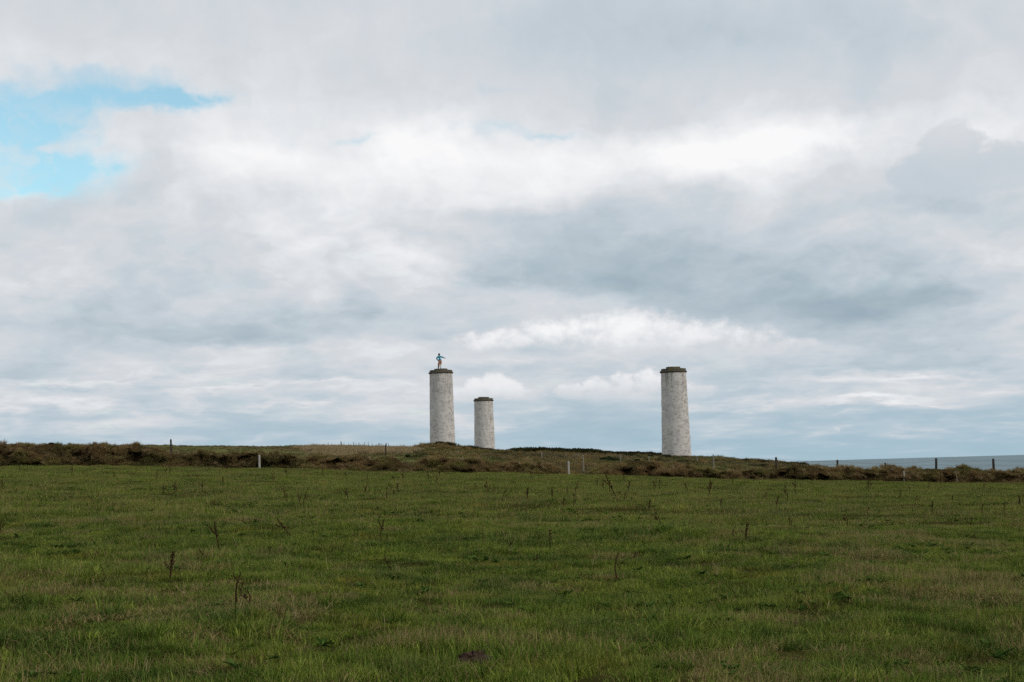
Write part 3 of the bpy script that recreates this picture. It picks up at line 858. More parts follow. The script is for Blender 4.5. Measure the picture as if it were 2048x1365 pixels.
BUSH = [(816, 918, 13, 9, 'small dark gorse bush behind the dip in the earth banks'),
        (929, 899, 9, 6, 'little dark gorse bush between the two left towers'),
        (1066, 926, 14, 5, 'low dark gorse bush on the green slope below the scrub'),
        (1220, 924, 36, 10, 'wide dark gorse bush on the slope left of the right tower'),
        (1273, 924, 20, 6, 'small low gorse bush right of the widest one'),
        (1596, 932, 44, 9, 'brown gorse bush on the skyline next to the sea')]
for k, (px, py, w, h, lab) in enumerate(BUSH):
    p = ground_hit(px, py, 116)
    s = p.y / FPX
    e_ = tag(link('gorse_bush', None, loc=(p.x, p.y, p.z - 0.05)), lab, 'bush')
    e_.rotation_euler.z = k * 1.3
    c = link('crown', bush_mesh('crown', 150 + k, M_GORSE if k != 5 else M_HEATH, 900, 0.7), None, e_)
    c.scale = (w * s / 1.7, w * s / 1.7, h * s / 0.62)
    st = []
    sf = []
    for j in range(6):
        a = j * 1.05; b0 = len(st); q = 0.035
        bx, by = 0.1 * math.cos(a), 0.1 * math.sin(a); tx, ty, tz = 0.45 * math.cos(a + .3), 0.35 * math.sin(a + .3), 0.42
        st += [(bx - q, by, -0.1), (bx + q, by - q, -0.1), (bx, by + q, -0.1), (tx, ty, tz)]
        sf += [(b0, b0 + 1, b0 + 3), (b0 + 1, b0 + 2, b0 + 3), (b0 + 2, b0, b0 + 3)]
    b = link('stem', mesh('stem', st, sf), M_DOCK, e_); b.scale = c.scale

# ------------------------------------------------------------------ towers
def shaft_mat(name, seed, streak):
    m_, gg, out = mat(name)
    uv = gg.n('ShaderNodeUVMap').outputs[0]
    uvn = gg.v('ADD', uv, (seed * 13.7, seed * 5.1, 0))
    br = gg.n('ShaderNodeTexBrick')
    br.offset = 0.5
    wob = gg.v('MULTIPLY', gg.v('SUBTRACT', gg.noise(uvn, 1.6, 3, color=True), (0.5, 0.5, 0.5)), (0.22, 0.16, 0))
    gg.put(br.inputs['Vector'], gg.v('ADD', uvn, wob))
    br.inputs['Color1'].default_value = (0.0, 0, 0, 1); br.inputs['Color2'].default_value = (1, 1, 1, 1); br.inputs['Mortar'].default_value = (0.4, 0.4, 0.4, 1)
    br.inputs['Scale'].default_value = 1.0
    br.inputs['Brick Width'].default_value = 0.62; br.inputs['Row Height'].default_value = 0.30
    br.inputs['Mortar Size'].default_value = 0.028; br.inputs['Mortar Smooth'].default_value = 0.3
    cell = gg.sep(br.outputs['Color'])[0]
    n1 = gg.noise(uvn, 0.45, 4, 0.55); n2 = gg.noise(uvn, 1.1, 4, 0.55); n3 = gg.noise(uvn, 5.0, 3, 0.5)
    lime = gg.mix(n2, (0.50, 0.472, 0.445), (0.69, 0.66, 0.615))
    grey = gg.mix(n3, (0.35, 0.335, 0.335), (0.47, 0.45, 0.44))
    c = gg.mix(gg.m('MULTIPLY', gg.ss(n1, 0.42, 0.64), 0.5), lime, grey)
    # single stones where the limewash has gone
    bare = gg.ss(gg.m('ADD', gg.m('MULTIPLY', cell, 0.5), gg.noise(uvn, 0.8, 4, 0.6)), 0.80, 0.98)
    c = gg.mix(gg.m('MULTIPLY', bare, 0.38), c, gg.mix(n3, (0.11, 0.085, 0.065), (0.24, 0.195, 0.15)))
    # weathered strip on the seaward side: rusty, flaking
    u_, v_, _ = gg.sep(uv)
    side = gg.m('MULTIPLY', gg.ss(u_, 1.2, 2.4), gg.ss(u_, 4.6, 3.2))
    flake = gg.ss(gg.m('ADD', gg.noise(gg.v('MULTIPLY', uvn, (1.3, 0.9, 1)), 1.3, 5, 0.68), gg.m('MULTIPLY', side, 0.10)), 0.61, 0.73)
    c = gg.mix(gg.m('MULTIPLY', flake, 0.75), c, gg.mix(n3, (0.10, 0.07, 0.05), (0.22, 0.17, 0.12)))
    # joints
    c = gg.mix(gg.m('MULTIPLY', br.outputs['Fac'], gg.ss(n2, 0.35, 0.7, 0.08, 0.5)), c, (0.24, 0.225, 0.22))
    # runs of soot-dark algae below the cornice
    run = gg.ss(gg.noise(gg.v('MULTIPLY', uvn, (2.4, 0.16, 1)), 1.0, 4, 0.6), 0.46, 0.66)
    c = gg.mix(gg.m('MULTIPLY', gg.m('MULTIPLY', run, gg.ss(v_, 12.5, 19.0)), streak), c, (0.10, 0.085, 0.065))
    h = gg.m('MULTIPLY_ADD', br.outputs['Fac'], -0.7, gg.m('ADD', gg.m('MULTIPLY', n3, 0.5), gg.m('MULTIPLY', bare, -0.5)))
    principled(gg, out, c, 0.92, h, spec=0.1, bdist=0.05, bstr=0.25)
    return m_

def cap_mat(name, moss):
    m_, gg, out = mat(name)
    p = pos(gg)
    n1 = gg.noise(p, 1.1, 5, 0.6); n2 = gg.noise(p, 5.0, 5, 0.6)
    c = gg.mix(n2, (0.045, 0.042, 0.040), (0.12, 0.105, 0.09))
    c = gg.mix(gg.m('MULTIPLY', gg.ss(n1, 0.42, 0.6), moss), c, gg.mix(n2, (0.070, 0.062, 0.020), (0.165, 0.140, 0.050)))
    principled(gg, out, c, 0.95, n2, spec=0.1, bdist=0.08)
    return m_

def lathe(name, prof, seg, rough=0.0, seed=0.0, uv=False, sub=1):
    """prof: (radius, z) pairs"""
    pr = []
    for (a, b) in zip(prof[:-1], prof[1:]):
        for k in range(sub):
            t = k / sub; pr.append((a[0] * (1 - t) + b[0] * t, a[1] * (1 - t) + b[1] * t))
    pr.append(prof[-1])
    V_ = []; nr = len(pr)
    for (r_, z_) in pr:
        for s in range(seg):
            a = 2 * math.pi * s / seg
            d = rough * mnoise.noise(Vector((math.cos(a) * 3 + seed, math.sin(a) * 3, z_ * 0.8 + seed))) + rough * 0.6 * mnoise.noise(Vector((math.cos(a) * 11 + seed, math.sin(a) * 11, z_ * 3)))
            q = r_ + (d if r_ > 0.05 else 0)
            V_.append((q * math.cos(a), q * math.sin(a), z_ + d * 0.3))
    F_ = [(i * seg + s, i * seg + (s + 1) % seg, (i + 1) * seg + (s + 1) % seg, (i + 1) * seg + s) for i in range(nr - 1) for s in range(seg)]
    me = mesh(name, V_, F_, True)
    if uv:
        ul = me.uv_layers.new(name='UVMap')
        # angle measured from the viewer's side, seam at the far side
        for poly in me.polygons:
            for li in poly.loop_indices:
                v = me.vertices[me.loops[li].vertex_index].co
                a = math.atan2(v.x, -v.y)
                c_ = poly.center; ac = math.atan2(c_.x, -c_.y)
                if a - ac > math.pi: a -= 2 * math.pi
                if ac - a > math.pi: a += 2 * math.pi
                ul.data[li].uv = (a * 3.3, v.z)
    return me

TOW = [  # base px, base py, distance, top py (under cornice), half-width px at foot and at top, cap scale
    (885.5, 899, 370, 748, 25.6, 22.8, 'tapering whitewashed stone tower carrying the sailor statue', 1.0),
    (970.0, 912, 450, 803, 21.2, 18.6, 'shortest looking white stone tower, farthest, right of the statue tower', 2.0),
    (1353.5, 916, 320, 746, 29.4, 24.9, 'largest white stone tower, standing alone at the right', 3.0)]
tower_tops = []
for (px, py, D, tpy, wb, wt, lab, sd) in TOW:
    b = at(px, py, D); t = at(px - (py - tpy) * 0.0284, tpy, D)
    H = t.z - b.z; rb = wb * D / FPX; rt = wt * D / FPX
    b.z -= 1.0
    e_ = tag(link('stone_tower', None, loc=b), lab, 'tower', 'three pillar towers on the headland')
    e_.rotation_euler.z = 0.0
    H1 = H + 1.0
    prof = [(rb * 1.012, 0.0), (rb, 1.0)] + [(rb + (rt - rb) * (k / 12.0) ** 0.93, 1.0 + H * k / 12.0) for k in range(1, 13)]
    link('shaft', lathe('shaft', prof, 112, 0.06, sd * 7, True, 4), shaft_mat('limewashed_stone_%d' % sd, sd, 0.5 if sd == 3 else (0.4 if sd == 1 else 0.3)), e_)
    k = rt / 2.8
    cor = [(rt - 0.25, H1 - 0.06), (rt + 0.05 * k, H1 - 0.05), (rt + 0.20 * k, H1 + 0.05), (rt + 0.27 * k, H1 + 0.20), (rt + 0.22 * k, H1 + 0.36), (rt + 0.02, H1 + 0.43), (rt - 0.3, H1 + 0.44)]
    link('cornice', lathe('cornice', cor, 96, 0.09, sd * 3), cap_mat('dark_cap_stone_%d' % sd, 0.35), e_)
    dr = [(rt - 0.02, H1 + 0.40), (rt - 0.01, H1 + 0.78), (rt - 0.10, H1 + 0.88), (rt * 0.5, H1 + 0.93)]
    drum = link('cap_drum', lathe('cap_drum', dr, 96, 0.17, sd * 4), cap_mat('mossy_cap_stone_%d' % sd, 0.95 if sd == 3 else 0.5), e_)
    ds = [(rt * 0.56, H1 + 0.86), (rt * 0.56, H1 + 1.20), (rt * 0.53, H1 + 1.30), (0.01, H1 + 1.34)]
    link('cap_disc', lathe('cap_disc', ds, 64, 0.24, sd * 5), bpy.data.materials['mossy_cap_stone_%d' % sd], drum)
    tower_tops.append((b.x, b.y, b.z + H1 + 1.33))

# ------------------------------------------------------------------ the sailor statue
def paint(name, c):
    m_, gg, out = mat(name)
    n1 = gg.noise(gg.n('ShaderNodeTexCoord').outputs['Object'], 3.0, 4, 0.6)
    principled(gg, out, gg.mix(n1, tuple(q * 0.75 for q in c), c), 0.55, spec=0.3)
    return m_
M_TEAL = paint('teal_paint', (0.03, 0.30, 0.42)); M_HAIR = paint('black_paint', (0.008, 0.008, 0.012))
M_SALM = paint('salmon_paint', (0.52, 0.235, 0.15)); M_WHITE = paint('white_paint', (0.72, 0.70, 0.66))
M_TAN = paint('brown_paint', (0.20, 0.095, 0.06)); M_SKIN = paint('flesh_paint', (0.45, 0.27, 0.20)); M_SHOE = paint('shoe_paint', (0.02, 0.018, 0.018))
def statue():
    J = {}
    E = []
    def add(k, co, r_, par=None):
        J[k] = (len(J), co, r_)
        if par: E.append((J[par][0], J[k][0]))
    add('pelvis', (0.02, 0, 0.96), (0.16, 0.125))
    add('waist', (0.0, 0.0, 1.10), (0.14, 0.11), 'pelvis')
    add('chest', (-0.035, 0.0, 1.30), (0.18, 0.125), 'waist')
    add('upper', (-0.06, 0.0, 1.43), (0.13, 0.095), 'chest')
    add('neck', (-0.07, 0.0, 1.53), (0.055, 0.055), 'upper')
    add('jaw', (-0.072, 0.03, 1.60), (0.075, 0.08), 'neck')
    add('skull', (-0.075, 0.02, 1.70), (0.085, 0.10), 'jaw')
    add('crown', (-0.075, 0.01, 1.77), (0.06, 0.07), 'skull')
    # pointing arm, to the right
    add('sh_r', (0.11, 0.0, 1.43), (0.075, 0.075), 'upper')
    add('el_r', (0.33, 0.04, 1.36), (0.052, 0.052), 'sh_r')
    add('wr_r', (0.54, 0.10, 1.28), (0.036, 0.036), 'el_r')
    add('pa_r', (0.60, 0.115, 1.262), (0.043, 0.024), 'wr_r')
    add('ix1', (0.655, 0.13, 1.258), (0.013, 0.013), 'pa_r'); add('ix2', (0.705, 0.142, 1.245), (0.010, 0.010), 'ix1'); add('ix3', (0.735, 0.15, 1.24), (0.008, 0.008), 'ix2')
    for k, dz_ in enumerate((-0.012, -0.03, -0.046)):
        add('f%da' % k, (0.648 - 0.006 * k, 0.125, 1.255 + dz_), (0.012, 0.012), 'pa_r')
        add('f%db' % k, (0.665 - 0.008 * k, 0.105, 1.245 + dz_), (0.010, 0.010), 'f%da' % k)
        add('f%dc' % k, (0.645 - 0.008 * k, 0.088, 1.243 + dz_), (0.009, 0.009), 'f%db' % k)
    add('th1', (0.615, 0.10, 1.30), (0.013, 0.013), 'pa_r'); add('th2', (0.65, 0.10, 1.305), (0.010, 0.010), 'th1')
    # left arm, hand on the hip
    add('sh_l', (-0.225, 0.0, 1.42), (0.075, 0.075), 'upper')
    add('el_l', (-0.40, -0.05, 1.22), (0.055, 0.055), 'sh_l')
    add('wr_l', (-0.22, 0.02, 0.99), (0.038, 0.038), 'el_l')
    add('pa_l', (-0.165, 0.045, 0.95), (0.042, 0.026), 'wr_l')
    for k in range(4):
        add('l%da' % k, (-0.125, 0.075 + 0.004 * k, 0.935 - 0.016 * k + 0.02), (0.012, 0.012), 'pa_l')
        add('l%db' % k, (-0.10 + 0.004 * k, 0.115, 0.925 - 0.016 * k + 0.02), (0.009, 0.009), 'l%da' % k)
    add('lt1', (-0.17, 0.0, 0.955), (0.013, 0.013), 'pa_l'); add('lt2', (-0.15, -0.04, 0.94), (0.010, 0.010), 'lt1')
    # legs
    for s, hx, kx, fx in (('l', -0.075, -0.15, -0.20), ('r', 0.10, 0.085, 0.055)):
        yk = 0.02 if s == 'l' else 0.10
        add('hip_' + s, (hx, 0, 0.88), (0.115, 0.12), 'pelvis')
        add('kn_' + s, (kx, yk, 0.50), (0.068, 0.07), 'hip_' + s)
        add('ca_' + s, ((kx * 0.65 + fx * 0.35), yk * 0.8 - 0.02, 0.36), (0.062, 0.066), 'kn_' + s)
        add('an_' + s, (fx, 0.0, 0.085), (0.04, 0.042), 'ca_' + s)
        add('to_' + s, (fx + (-0.02 if s == 'l' else 0.05), 0.14, 0.035), (0.042, 0.032), 'an_' + s)
    me = bpy.data.meshes.new('figure')
    names = list(J)
    me.from_pydata([J[k][1] for k in names], E, [])
    o = bpy.data.objects.new('figure', me); COL.objects.link(o)
    sk = o.modifiers.new('skin', 'SKIN'); sk.use_smooth_shade = True; sk.branch_smoothing = 0.3
    for i, k in enumerate(names):
        f_ = (1.65 if max(J[k][2]) < 0.078 else 1.36) if max(J[k][2]) > 0.03 else 1.0
        me.skin_vertices[0].data[i].radius = (J[k][2][0] * f_, J[k][2][1] * f_)
    me.skin_vertices[0].data[0].use_root = True
    su = o.modifiers.new('sub', 'SUBSURF'); su.levels = 2; su.render_levels = 2
    dg = bpy.context.evaluated_depsgraph_get(); dg.update()
    out = bpy.data.meshes.new_from_object(o.evaluated_get(dg))
    bpy.data.objects.remove(o)
    out.materials.clear()
    for m_ in (M_TEAL, M_SALM, M_TAN, M_WHITE, M_SKIN, M_SHOE): out.materials.append(m_)
    for p in out.polygons:
        c = p.center
        hand = c.x > 0.555 or (-0.20 < c.x < -0.085 and c.z < 0.98 and c.z > 0.86 and (c.y > 0.06 or c.x < -0.14) and c.x < -0.12)
        if c.z > 1.53: p.material_index = 4
        elif hand and c.z > 0.85: p.material_index = 4
        elif c.z > 1.02 or (c.x < -0.17 and c.z > 0.93): p.material_index = 0
        elif c.z > 0.56: p.material_index = 1
        elif c.z > 0.07: p.material_index = 2 if c.x < -0.06 else 3  # left calf browned to paint in its shade; the right stays white
        else: p.material_index = 5
    out.polygons.foreach_set('use_smooth', [True] * len(out.polygons))
    return out
tx, ty, tz = tower_tops[0]
sp = at(880.2, 740, 370)
root = tag(link('sailor_statue', None, loc=(sp.x, ty, tz - 0.02)), 'painted metal sailor statue in teal jacket pointing right on tower top', 'statue')
SS = 30.5 * 370 / FPX / 1.80
root.scale = (SS, SS, SS)
link('body', statue(), None, root)
# hair, nose, ears, eyes and jacket tails
def blob(name, c, r_, m_, par, seg=14, rings=9, cut=None):
    V_, F_ = [], []
    for i in range(rings + 1):
        a = math.pi * i / rings
        for s in range(seg):
            b = 2 * math.pi * s / seg
            V_.append((c[0] + r_[0] * math.sin(a) * math.cos(b), c[1] + r_[1] * math.sin(a) * math.sin(b), c[2] + r_[2] * math.cos(a)))
    for i in range(rings):
        for s in range(seg):
            F_.append((i * seg + s, i * seg + (s + 1) % seg, (i + 1) * seg + (s + 1) % seg, (i + 1) * seg + s))
    if cut is not None:
        F_ = [f for f in F_ if cut(sum(V_[k][1] for k in f) / 4 - c[1], sum(V_[k][2] for k in f) / 4 - c[2])]
    return link(name, mesh(name, V_, F_, True), m_, par)
blob('hair', (-0.075, 0.005, 1.71), (0.132, 0.142, 0.13), M_HAIR, root, 18, 12, lambda y_, z_: z_ > 0.03 or y_ < 0.045)
blob('nose', (-0.072, 0.125, 1.665), (0.016, 0.026, 0.024), M_SKIN, root)
blob('mouth', (-0.072, 0.108, 1.615), (0.026, 0.012, 0.008), M_TAN, root)
for sx in (-1, 1):
    blob('ear', (-0.074 + sx * 0.098, 0.015, 1.665), (0.014, 0.024, 0.032), M_SKIN, root)
    blob('eye', (-0.072 + sx * 0.035, 0.112, 1.69), (0.016, 0.012, 0.010), M_WHITE, root)
# skirt of the jacket
V_, F_ = [], []
for i, (z_, rx, ry, cx) in enumerate([(1.16, 0.165, 0.135, 0.0), (1.06, 0.185, 0.155, 0.01), (0.95, 0.21, 0.17, 0.02)]):
    for s in range(24):
        b = 2 * math.pi * s / 24
        V_.append((cx + rx * math.cos(b), ry * math.sin(b), z_ + 0.02 * math.sin(3 * b) * (i == 2)))
for i in range(2):
    for s in range(24):
        if not (i >= 0 and 4 <= s <= 7):
            F_.append((i * 24 + s, i * 24 + (s + 1) % 24, (i + 1) * 24 + (s + 1) % 24, (i + 1) * 24 + s))
link('jacket_tail', mesh('jacket_tail', V_, F_, True), M_TEAL, root)

# ------------------------------------------------------------------ fences
def wood(name, a, b):
    m_, gg, out = mat(name)
    p = pos(gg)
    n1 = gg.noise(gg.v('MULTIPLY', p, (1, 1, 0.12)), 40, 4, 0.6); n2 = gg.noise(p, 3.0, 3)
    principled(gg, out, gg.mix(gg.m('MULTIPLY_ADD', n2, 0.5, gg.m('MULTIPLY', n1, 0.5)), a, b), 0.9, n1, spec=0.1, bdist=0.01)
    return m_
M_WDARK = wood('dark_post_wood', (0.025, 0.020, 0.016), (0.075, 0.060, 0.045))
M_WGREY = wood('grey_post_wood', (0.13, 0.115, 0.09), (0.30, 0.27, 0.22))
M_WWHITE = wood('white_post_paint', (0.24, 0.225, 0.195), (0.46, 0.44, 0.39))
M_WIRE, g_, o_ = mat('fence_wire')
principled(g_, o_, g_.mix(g_.noise(pos(g_), 6), (0.10, 0.08, 0.07), (0.22, 0.20, 0.19)), 0.5, spec=0.5)

def post_mesh(seed, w, h):
    r_ = random.Random(seed)
    V_, F_ = [], []
    n = 8; lev = [(-0.4, 1.0), (h * 0.3, 1.0), (h * 0.62, 0.96), (h - 0.05, 0.93), (h, 0.62)]
    bow = r_.uniform(-0.03, 0.03)
    for (z_, s) in lev:
        for k in range(n):
            a = 2 * math.pi * k / n
            q = w * s * (1 + r_.uniform(-0.09, 0.09))
            V_.append((q * math.cos(a) + bow * math.sin(max(z_, 0) / h * 3.1), q * math.sin(a), z_ + (r_.uniform(-.02, .02) if z_ == h else 0)))
    for i in range(len(lev) - 1):
        for k in range(n):
            F_.append((i * n + k, i * n + (k + 1) % n, (i + 1) * n + (k + 1) % n, (i + 1) * n + k))
    F_.append(tuple((len(lev) - 1) * n + k for k in range(n)))
    return mesh('post', V_, F_)

def tube(a, b, rad, sag=0.0, seg=8):
    V_, F_ = [], []
    for i in range(seg + 1):
        t = i / seg
        c = Vector(a).lerp(Vector(b), t); c.z -= sag * 4 * t * (1 - t)
        for k in range(4):
            an = k * math.pi / 2
            V_.append((c.x, c.y + rad * math.cos(an), c.z + rad * math.sin(an)))
    for i in range(seg):
        for k in range(4):
            F_.append((i * 4 + k, i * 4 + (k + 1) % 4, (i + 1) * 4 + (k + 1) % 4, (i + 1) * 4 + k))
    return V_, F_

def place_post(px, py0, py1, Y, wpx, parent, m_, seed, lean=0.0):
    """a post whose foot and head are seen at py1 and py0, standing at distance Y"""
    b = at(px, py1, Y); s = Y / FPX
    h = (py1 - py0) * s
    o = link('post' if parent else 'fence_post', post_mesh(seed, max(wpx * 0.5 * s, 0.03), h), m_, parent, b)
    o.rotation_euler = (0.02 * math.sin(seed * 2.1), R(lean), seed * 0.7)
    return o, b + Vector((math.sin(R(lean)) * h, 0, h))

def fence(label, posts, wires, group=None):
    """posts: (px, top py, foot py, distance, width px, material, lean)"""
    root_ = tag(link('wire_fence', None), label, 'fence', group)
    root_.location = at(posts[0][0], posts[0][2], posts[0][3])
    bpy.context.view_layer.update()
    tops = []
    for k, (px, y0, y1, Y, w, m_, ln) in enumerate(posts):
        o, t = place_post(px, y0, y1, Y, w, root_, m_, k * 3 + int(px), ln)
        o.location = Vector(o.location) - root_.location
        tops.append((t, (y1 - y0) * Y / FPX))
    for f in wires:
        V_, F_ = [], []
        for (a, ha), (b, hb) in zip(tops[:-1], tops[1:]):
            pa = Vector((a.x, a.y - 0.06, a.z - f * ha)) - root_.location; pb = Vector((b.x, b.y - 0.06, b.z - f * hb)) - root_.location
            v, fc = tube(pa, pb, 0.006, 0.08)
            F_ += [tuple(q + len(V_) for q in r_) for r_ in fc]; V_ += v
        link('wire', mesh('wire', V_, F_), M_WIRE, root_)
    return root_

D_, G_, W_ = M_WDARK, M_WGREY, M_WWHITE
fence('wire fence with five dark leaning posts along the right bank', [
    (1427, 910, 936, 109, 3.0, G_, 1), (1553, 915, 941, 109, 4.6, D_, 0), (1675, 920, 939, 109, 4.4, D_, -7), (1772, 926, 942, 109, 4.0, D_, 5),
    (1872, 917, 943, 109, 5.0, D_, 3), (1988, 918, 944, 108, 5.2, D_, -1), (2160, 918, 944, 108, 3.4, D_, 2), (2300, 919, 945, 108, 3.2, D_, -2)], (0.12, 0.5))
fence('wire fence of grey posts running back from the gap towards the towers', [
    (1167, 911, 946, 114, 2.6, G_, 0), (1084, 905, 924, 190, 2.4, G_, -2), (1012, 911, 922, 230, 2.6, G_, 0), (936, 906, 921, 240, 2.0, G_, 1), (846, 897, 907, 300, 2.0, G_, 2)], (0.12, 0.5))
fence('wire fence of grey posts between the gap and the right tower', [
    (1132, 908, 917, 270, 1.6, G_, 2), (1157, 908, 921, 250, 1.7, G_, 0), (1241, 909, 927, 190, 2.4, G_, 1), (1298, 913, 929, 190, 2.4, G_, -1), (1395, 915, 931, 190, 2.0, G_, 0)], (0.12, 0.5))
fence('sparse fence on the slope below the pale bleached grass', [
    (771, 890, 917, 118, 2.6, D_, 0), (796, 905, 919, 170, 1.8, G_, -4), (838, 905, 915, 220, 1.6, G_, 0), (918, 901, 910, 270, 1.6, G_, 0), (1054, 905, 915, 280, 1.6, G_, 0), (1107, 914, 924, 200, 1.8, G_, 0)], (0.15,))
for (px, y0, y1, Y, w, m_, ln, lab) in [
    (519, 911, 938, 104.6, 4.4, W_, 0.5, 'short white fence post in front of the left bank'),
    (1138, 923, 951, 104.6, 4.0, W_, 1, 'white fence post at the gap between the banks'),
    (1808, 943, 969, 104.6, 3.2, W_, -2, 'thin white fence post in front of the right bank'),
    (343, 879, 907, 107.5, 4.0, D_, -3, 'lone dark fence post on the crest of the left bank'),
    (1885, 943, 955, 105.2, 2.6, G_, 4, 'short pale post stub leaning on the right bank, left of two'),
    (1913, 943, 957, 105.2, 2.8, G_, -14, 'short pale post stub tilted furthest on the right bank'),
    (842, 887, 897, 302, 1.6, D_, 0, 'small dark post at the foot of the statue tower mound'),
    (1327, 926, 934, 116, 1.8, G_, 0, 'stubby pale post just behind the bank under the right tower')]:
    o, _ = place_post(px, y0, y1, Y, w, None, m_, int(px), ln)
    tag(o, lab, 'post', 'single fence posts along the banks')

# thin stakes on the far skyline
r_ = random.Random(5)
stakes = []
pxs = sorted([656, 664, 682, 688, 698, 707, 712, 718, 721, 726, 729, 733, 736, 738, 745, 751, 757, 760, 764, 767, 773, 777, 683, 808, 820, 828] + [r_.uniform(716, 776) for _ in range(8)])
sm = [post_mesh(900 + k, 0.075, 0.8) for k in range(3)]
for m_ in sm: m_.materials.append(M_WGREY if m_ is sm[1] else M_WDARK)
for k, px in enumerate(pxs):
    Y = 398 + r_.uniform(-6, 4)
    p = at(px, 893, Y); z = float(height(p.x, Y))
    o = link('stake', sm[k % 3], None, None, (p.x, Y, z))
    o.scale = (1, 1, r_.uniform(0.7, 1.45)); o.rotation_euler = (r_.uniform(-.08, .08), r_.uniform(-.12, .12), r_.uniform(0, 6))
    tag(o, 'tiny thin stake standing in the row on the far skyline', 'stake', 'stakes on the far skyline')

# ------------------------------------------------------------------ dead dock stalks in the pasture
def stalk_mesh(seed, branches, clumps):
    q = random.Random(seed)
    V_, F_ = [], []
    def limb(a, b, r0, r1, seg=4, bend=0.03):
        base = len(V_)
        ox, oy = q.uniform(-bend, bend), q.uniform(-bend, bend)
        for i in range(seg + 1):
            t = i / seg; s = math.sin(t * math.pi)
            c = (a[0] + (b[0] - a[0]) * t + ox * s, a[1] + (b[1] - a[1]) * t + oy * s, a[2] + (b[2] - a[2]) * t)
            rr_ = r0 + (r1 - r0) * t
            for k in range(4):
                an = k * math.pi / 2 + 0.4
                V_.append((c[0] + rr_ * math.cos(an), c[1] + rr_ * math.sin(an), c[2]))
        for i in range(seg):
            for k in range(4):
                F_.append((base + i * 4 + k, base + i * 4 + (k + 1) % 4, base + (i + 1) * 4 + (k + 1) % 4, base + (i + 1) * 4 + k))
    def seeds(a, b, n, rad):
        for i in range(n):
            t = i / max(n - 1, 1) + q.uniform(-0.05, 0.05)
            c = [a[j] + (b[j] - a[j]) * t + q.uniform(-rad, rad) * 0.8 for j in range(3)]
            s = rad * q.uniform(0.4, 1.0); b0 = len(V_)
            V_.extend([(c[0] + s, c[1], c[2]), (c[0] - s, c[1], c[2]), (c[0], c[1] + s, c[2]), (c[0], c[1] - s, c[2]), (c[0], c[1], c[2] + s * 1.5), (c[0], c[1], c[2] - s * 1.3)])
            for f in ((0, 2, 4), (2, 1, 4), (1, 3, 4), (3, 0, 4), (2, 0, 5), (1, 2, 5), (3, 1, 5), (0, 3, 5)):
                F_.append(tuple(b0 + z_ for z_ in f))
    limb((0, 0, -0.06), (0.02, 0, 1.0), 0.013, 0.006, 7, 0.05)
    if clumps: seeds((0.01, 0, 0.52), (0.02, 0, 1.0), clumps, 0.020)
    for _ in range(branches):
        z0 = q.uniform(0.3, 0.75); a = q.uniform(0, 6.28); l_ = q.uniform(0.14, 0.34)
        e_ = (l_ * 0.24 * math.cos(a), l_ * 0.24 * math.sin(a), z0 + l_)
        limb((0.01, 0, z0), e_, 0.006, 0.003, 3, 0.02)
        if clumps: seeds((e_[0] * .4, e_[1] * .4, z0 + l_ * .4), e_, max(4, clumps // 3), 0.015)
    return mesh('dock_stalk', V_, F_)
VAR = [stalk_mesh(300 + k, b, c) for k, (b, c) in enumerate([(4, 24), (2, 30), (6, 14), (3, 0), (5, 6), (1, 16)])]
for m_ in VAR: m_.materials.append(M_DOCK)
def stalk(bx_, by_, tx_, ty_, v, label, group=None, m_=None):
    p = ground_hit(bx_, by_)
    s = p.y / FPX
    h = max(by_ - ty_, 4) * s; dx_ = (tx_ - bx_) * s
    ln = math.hypot(h, dx_)
    o = link('dock_stalk', m_ or VAR[v % len(VAR)], None, None, p)
    k = (0.75 + 0.25 * ln) * (1.5 if p.y > 45 else 1.15)
    o.scale = (k, k, ln)
    o.rotation_euler = (0.05 * math.sin(bx_), math.atan2(dx_, h), 0)
    return tag(o, label, 'dead stalk', group)
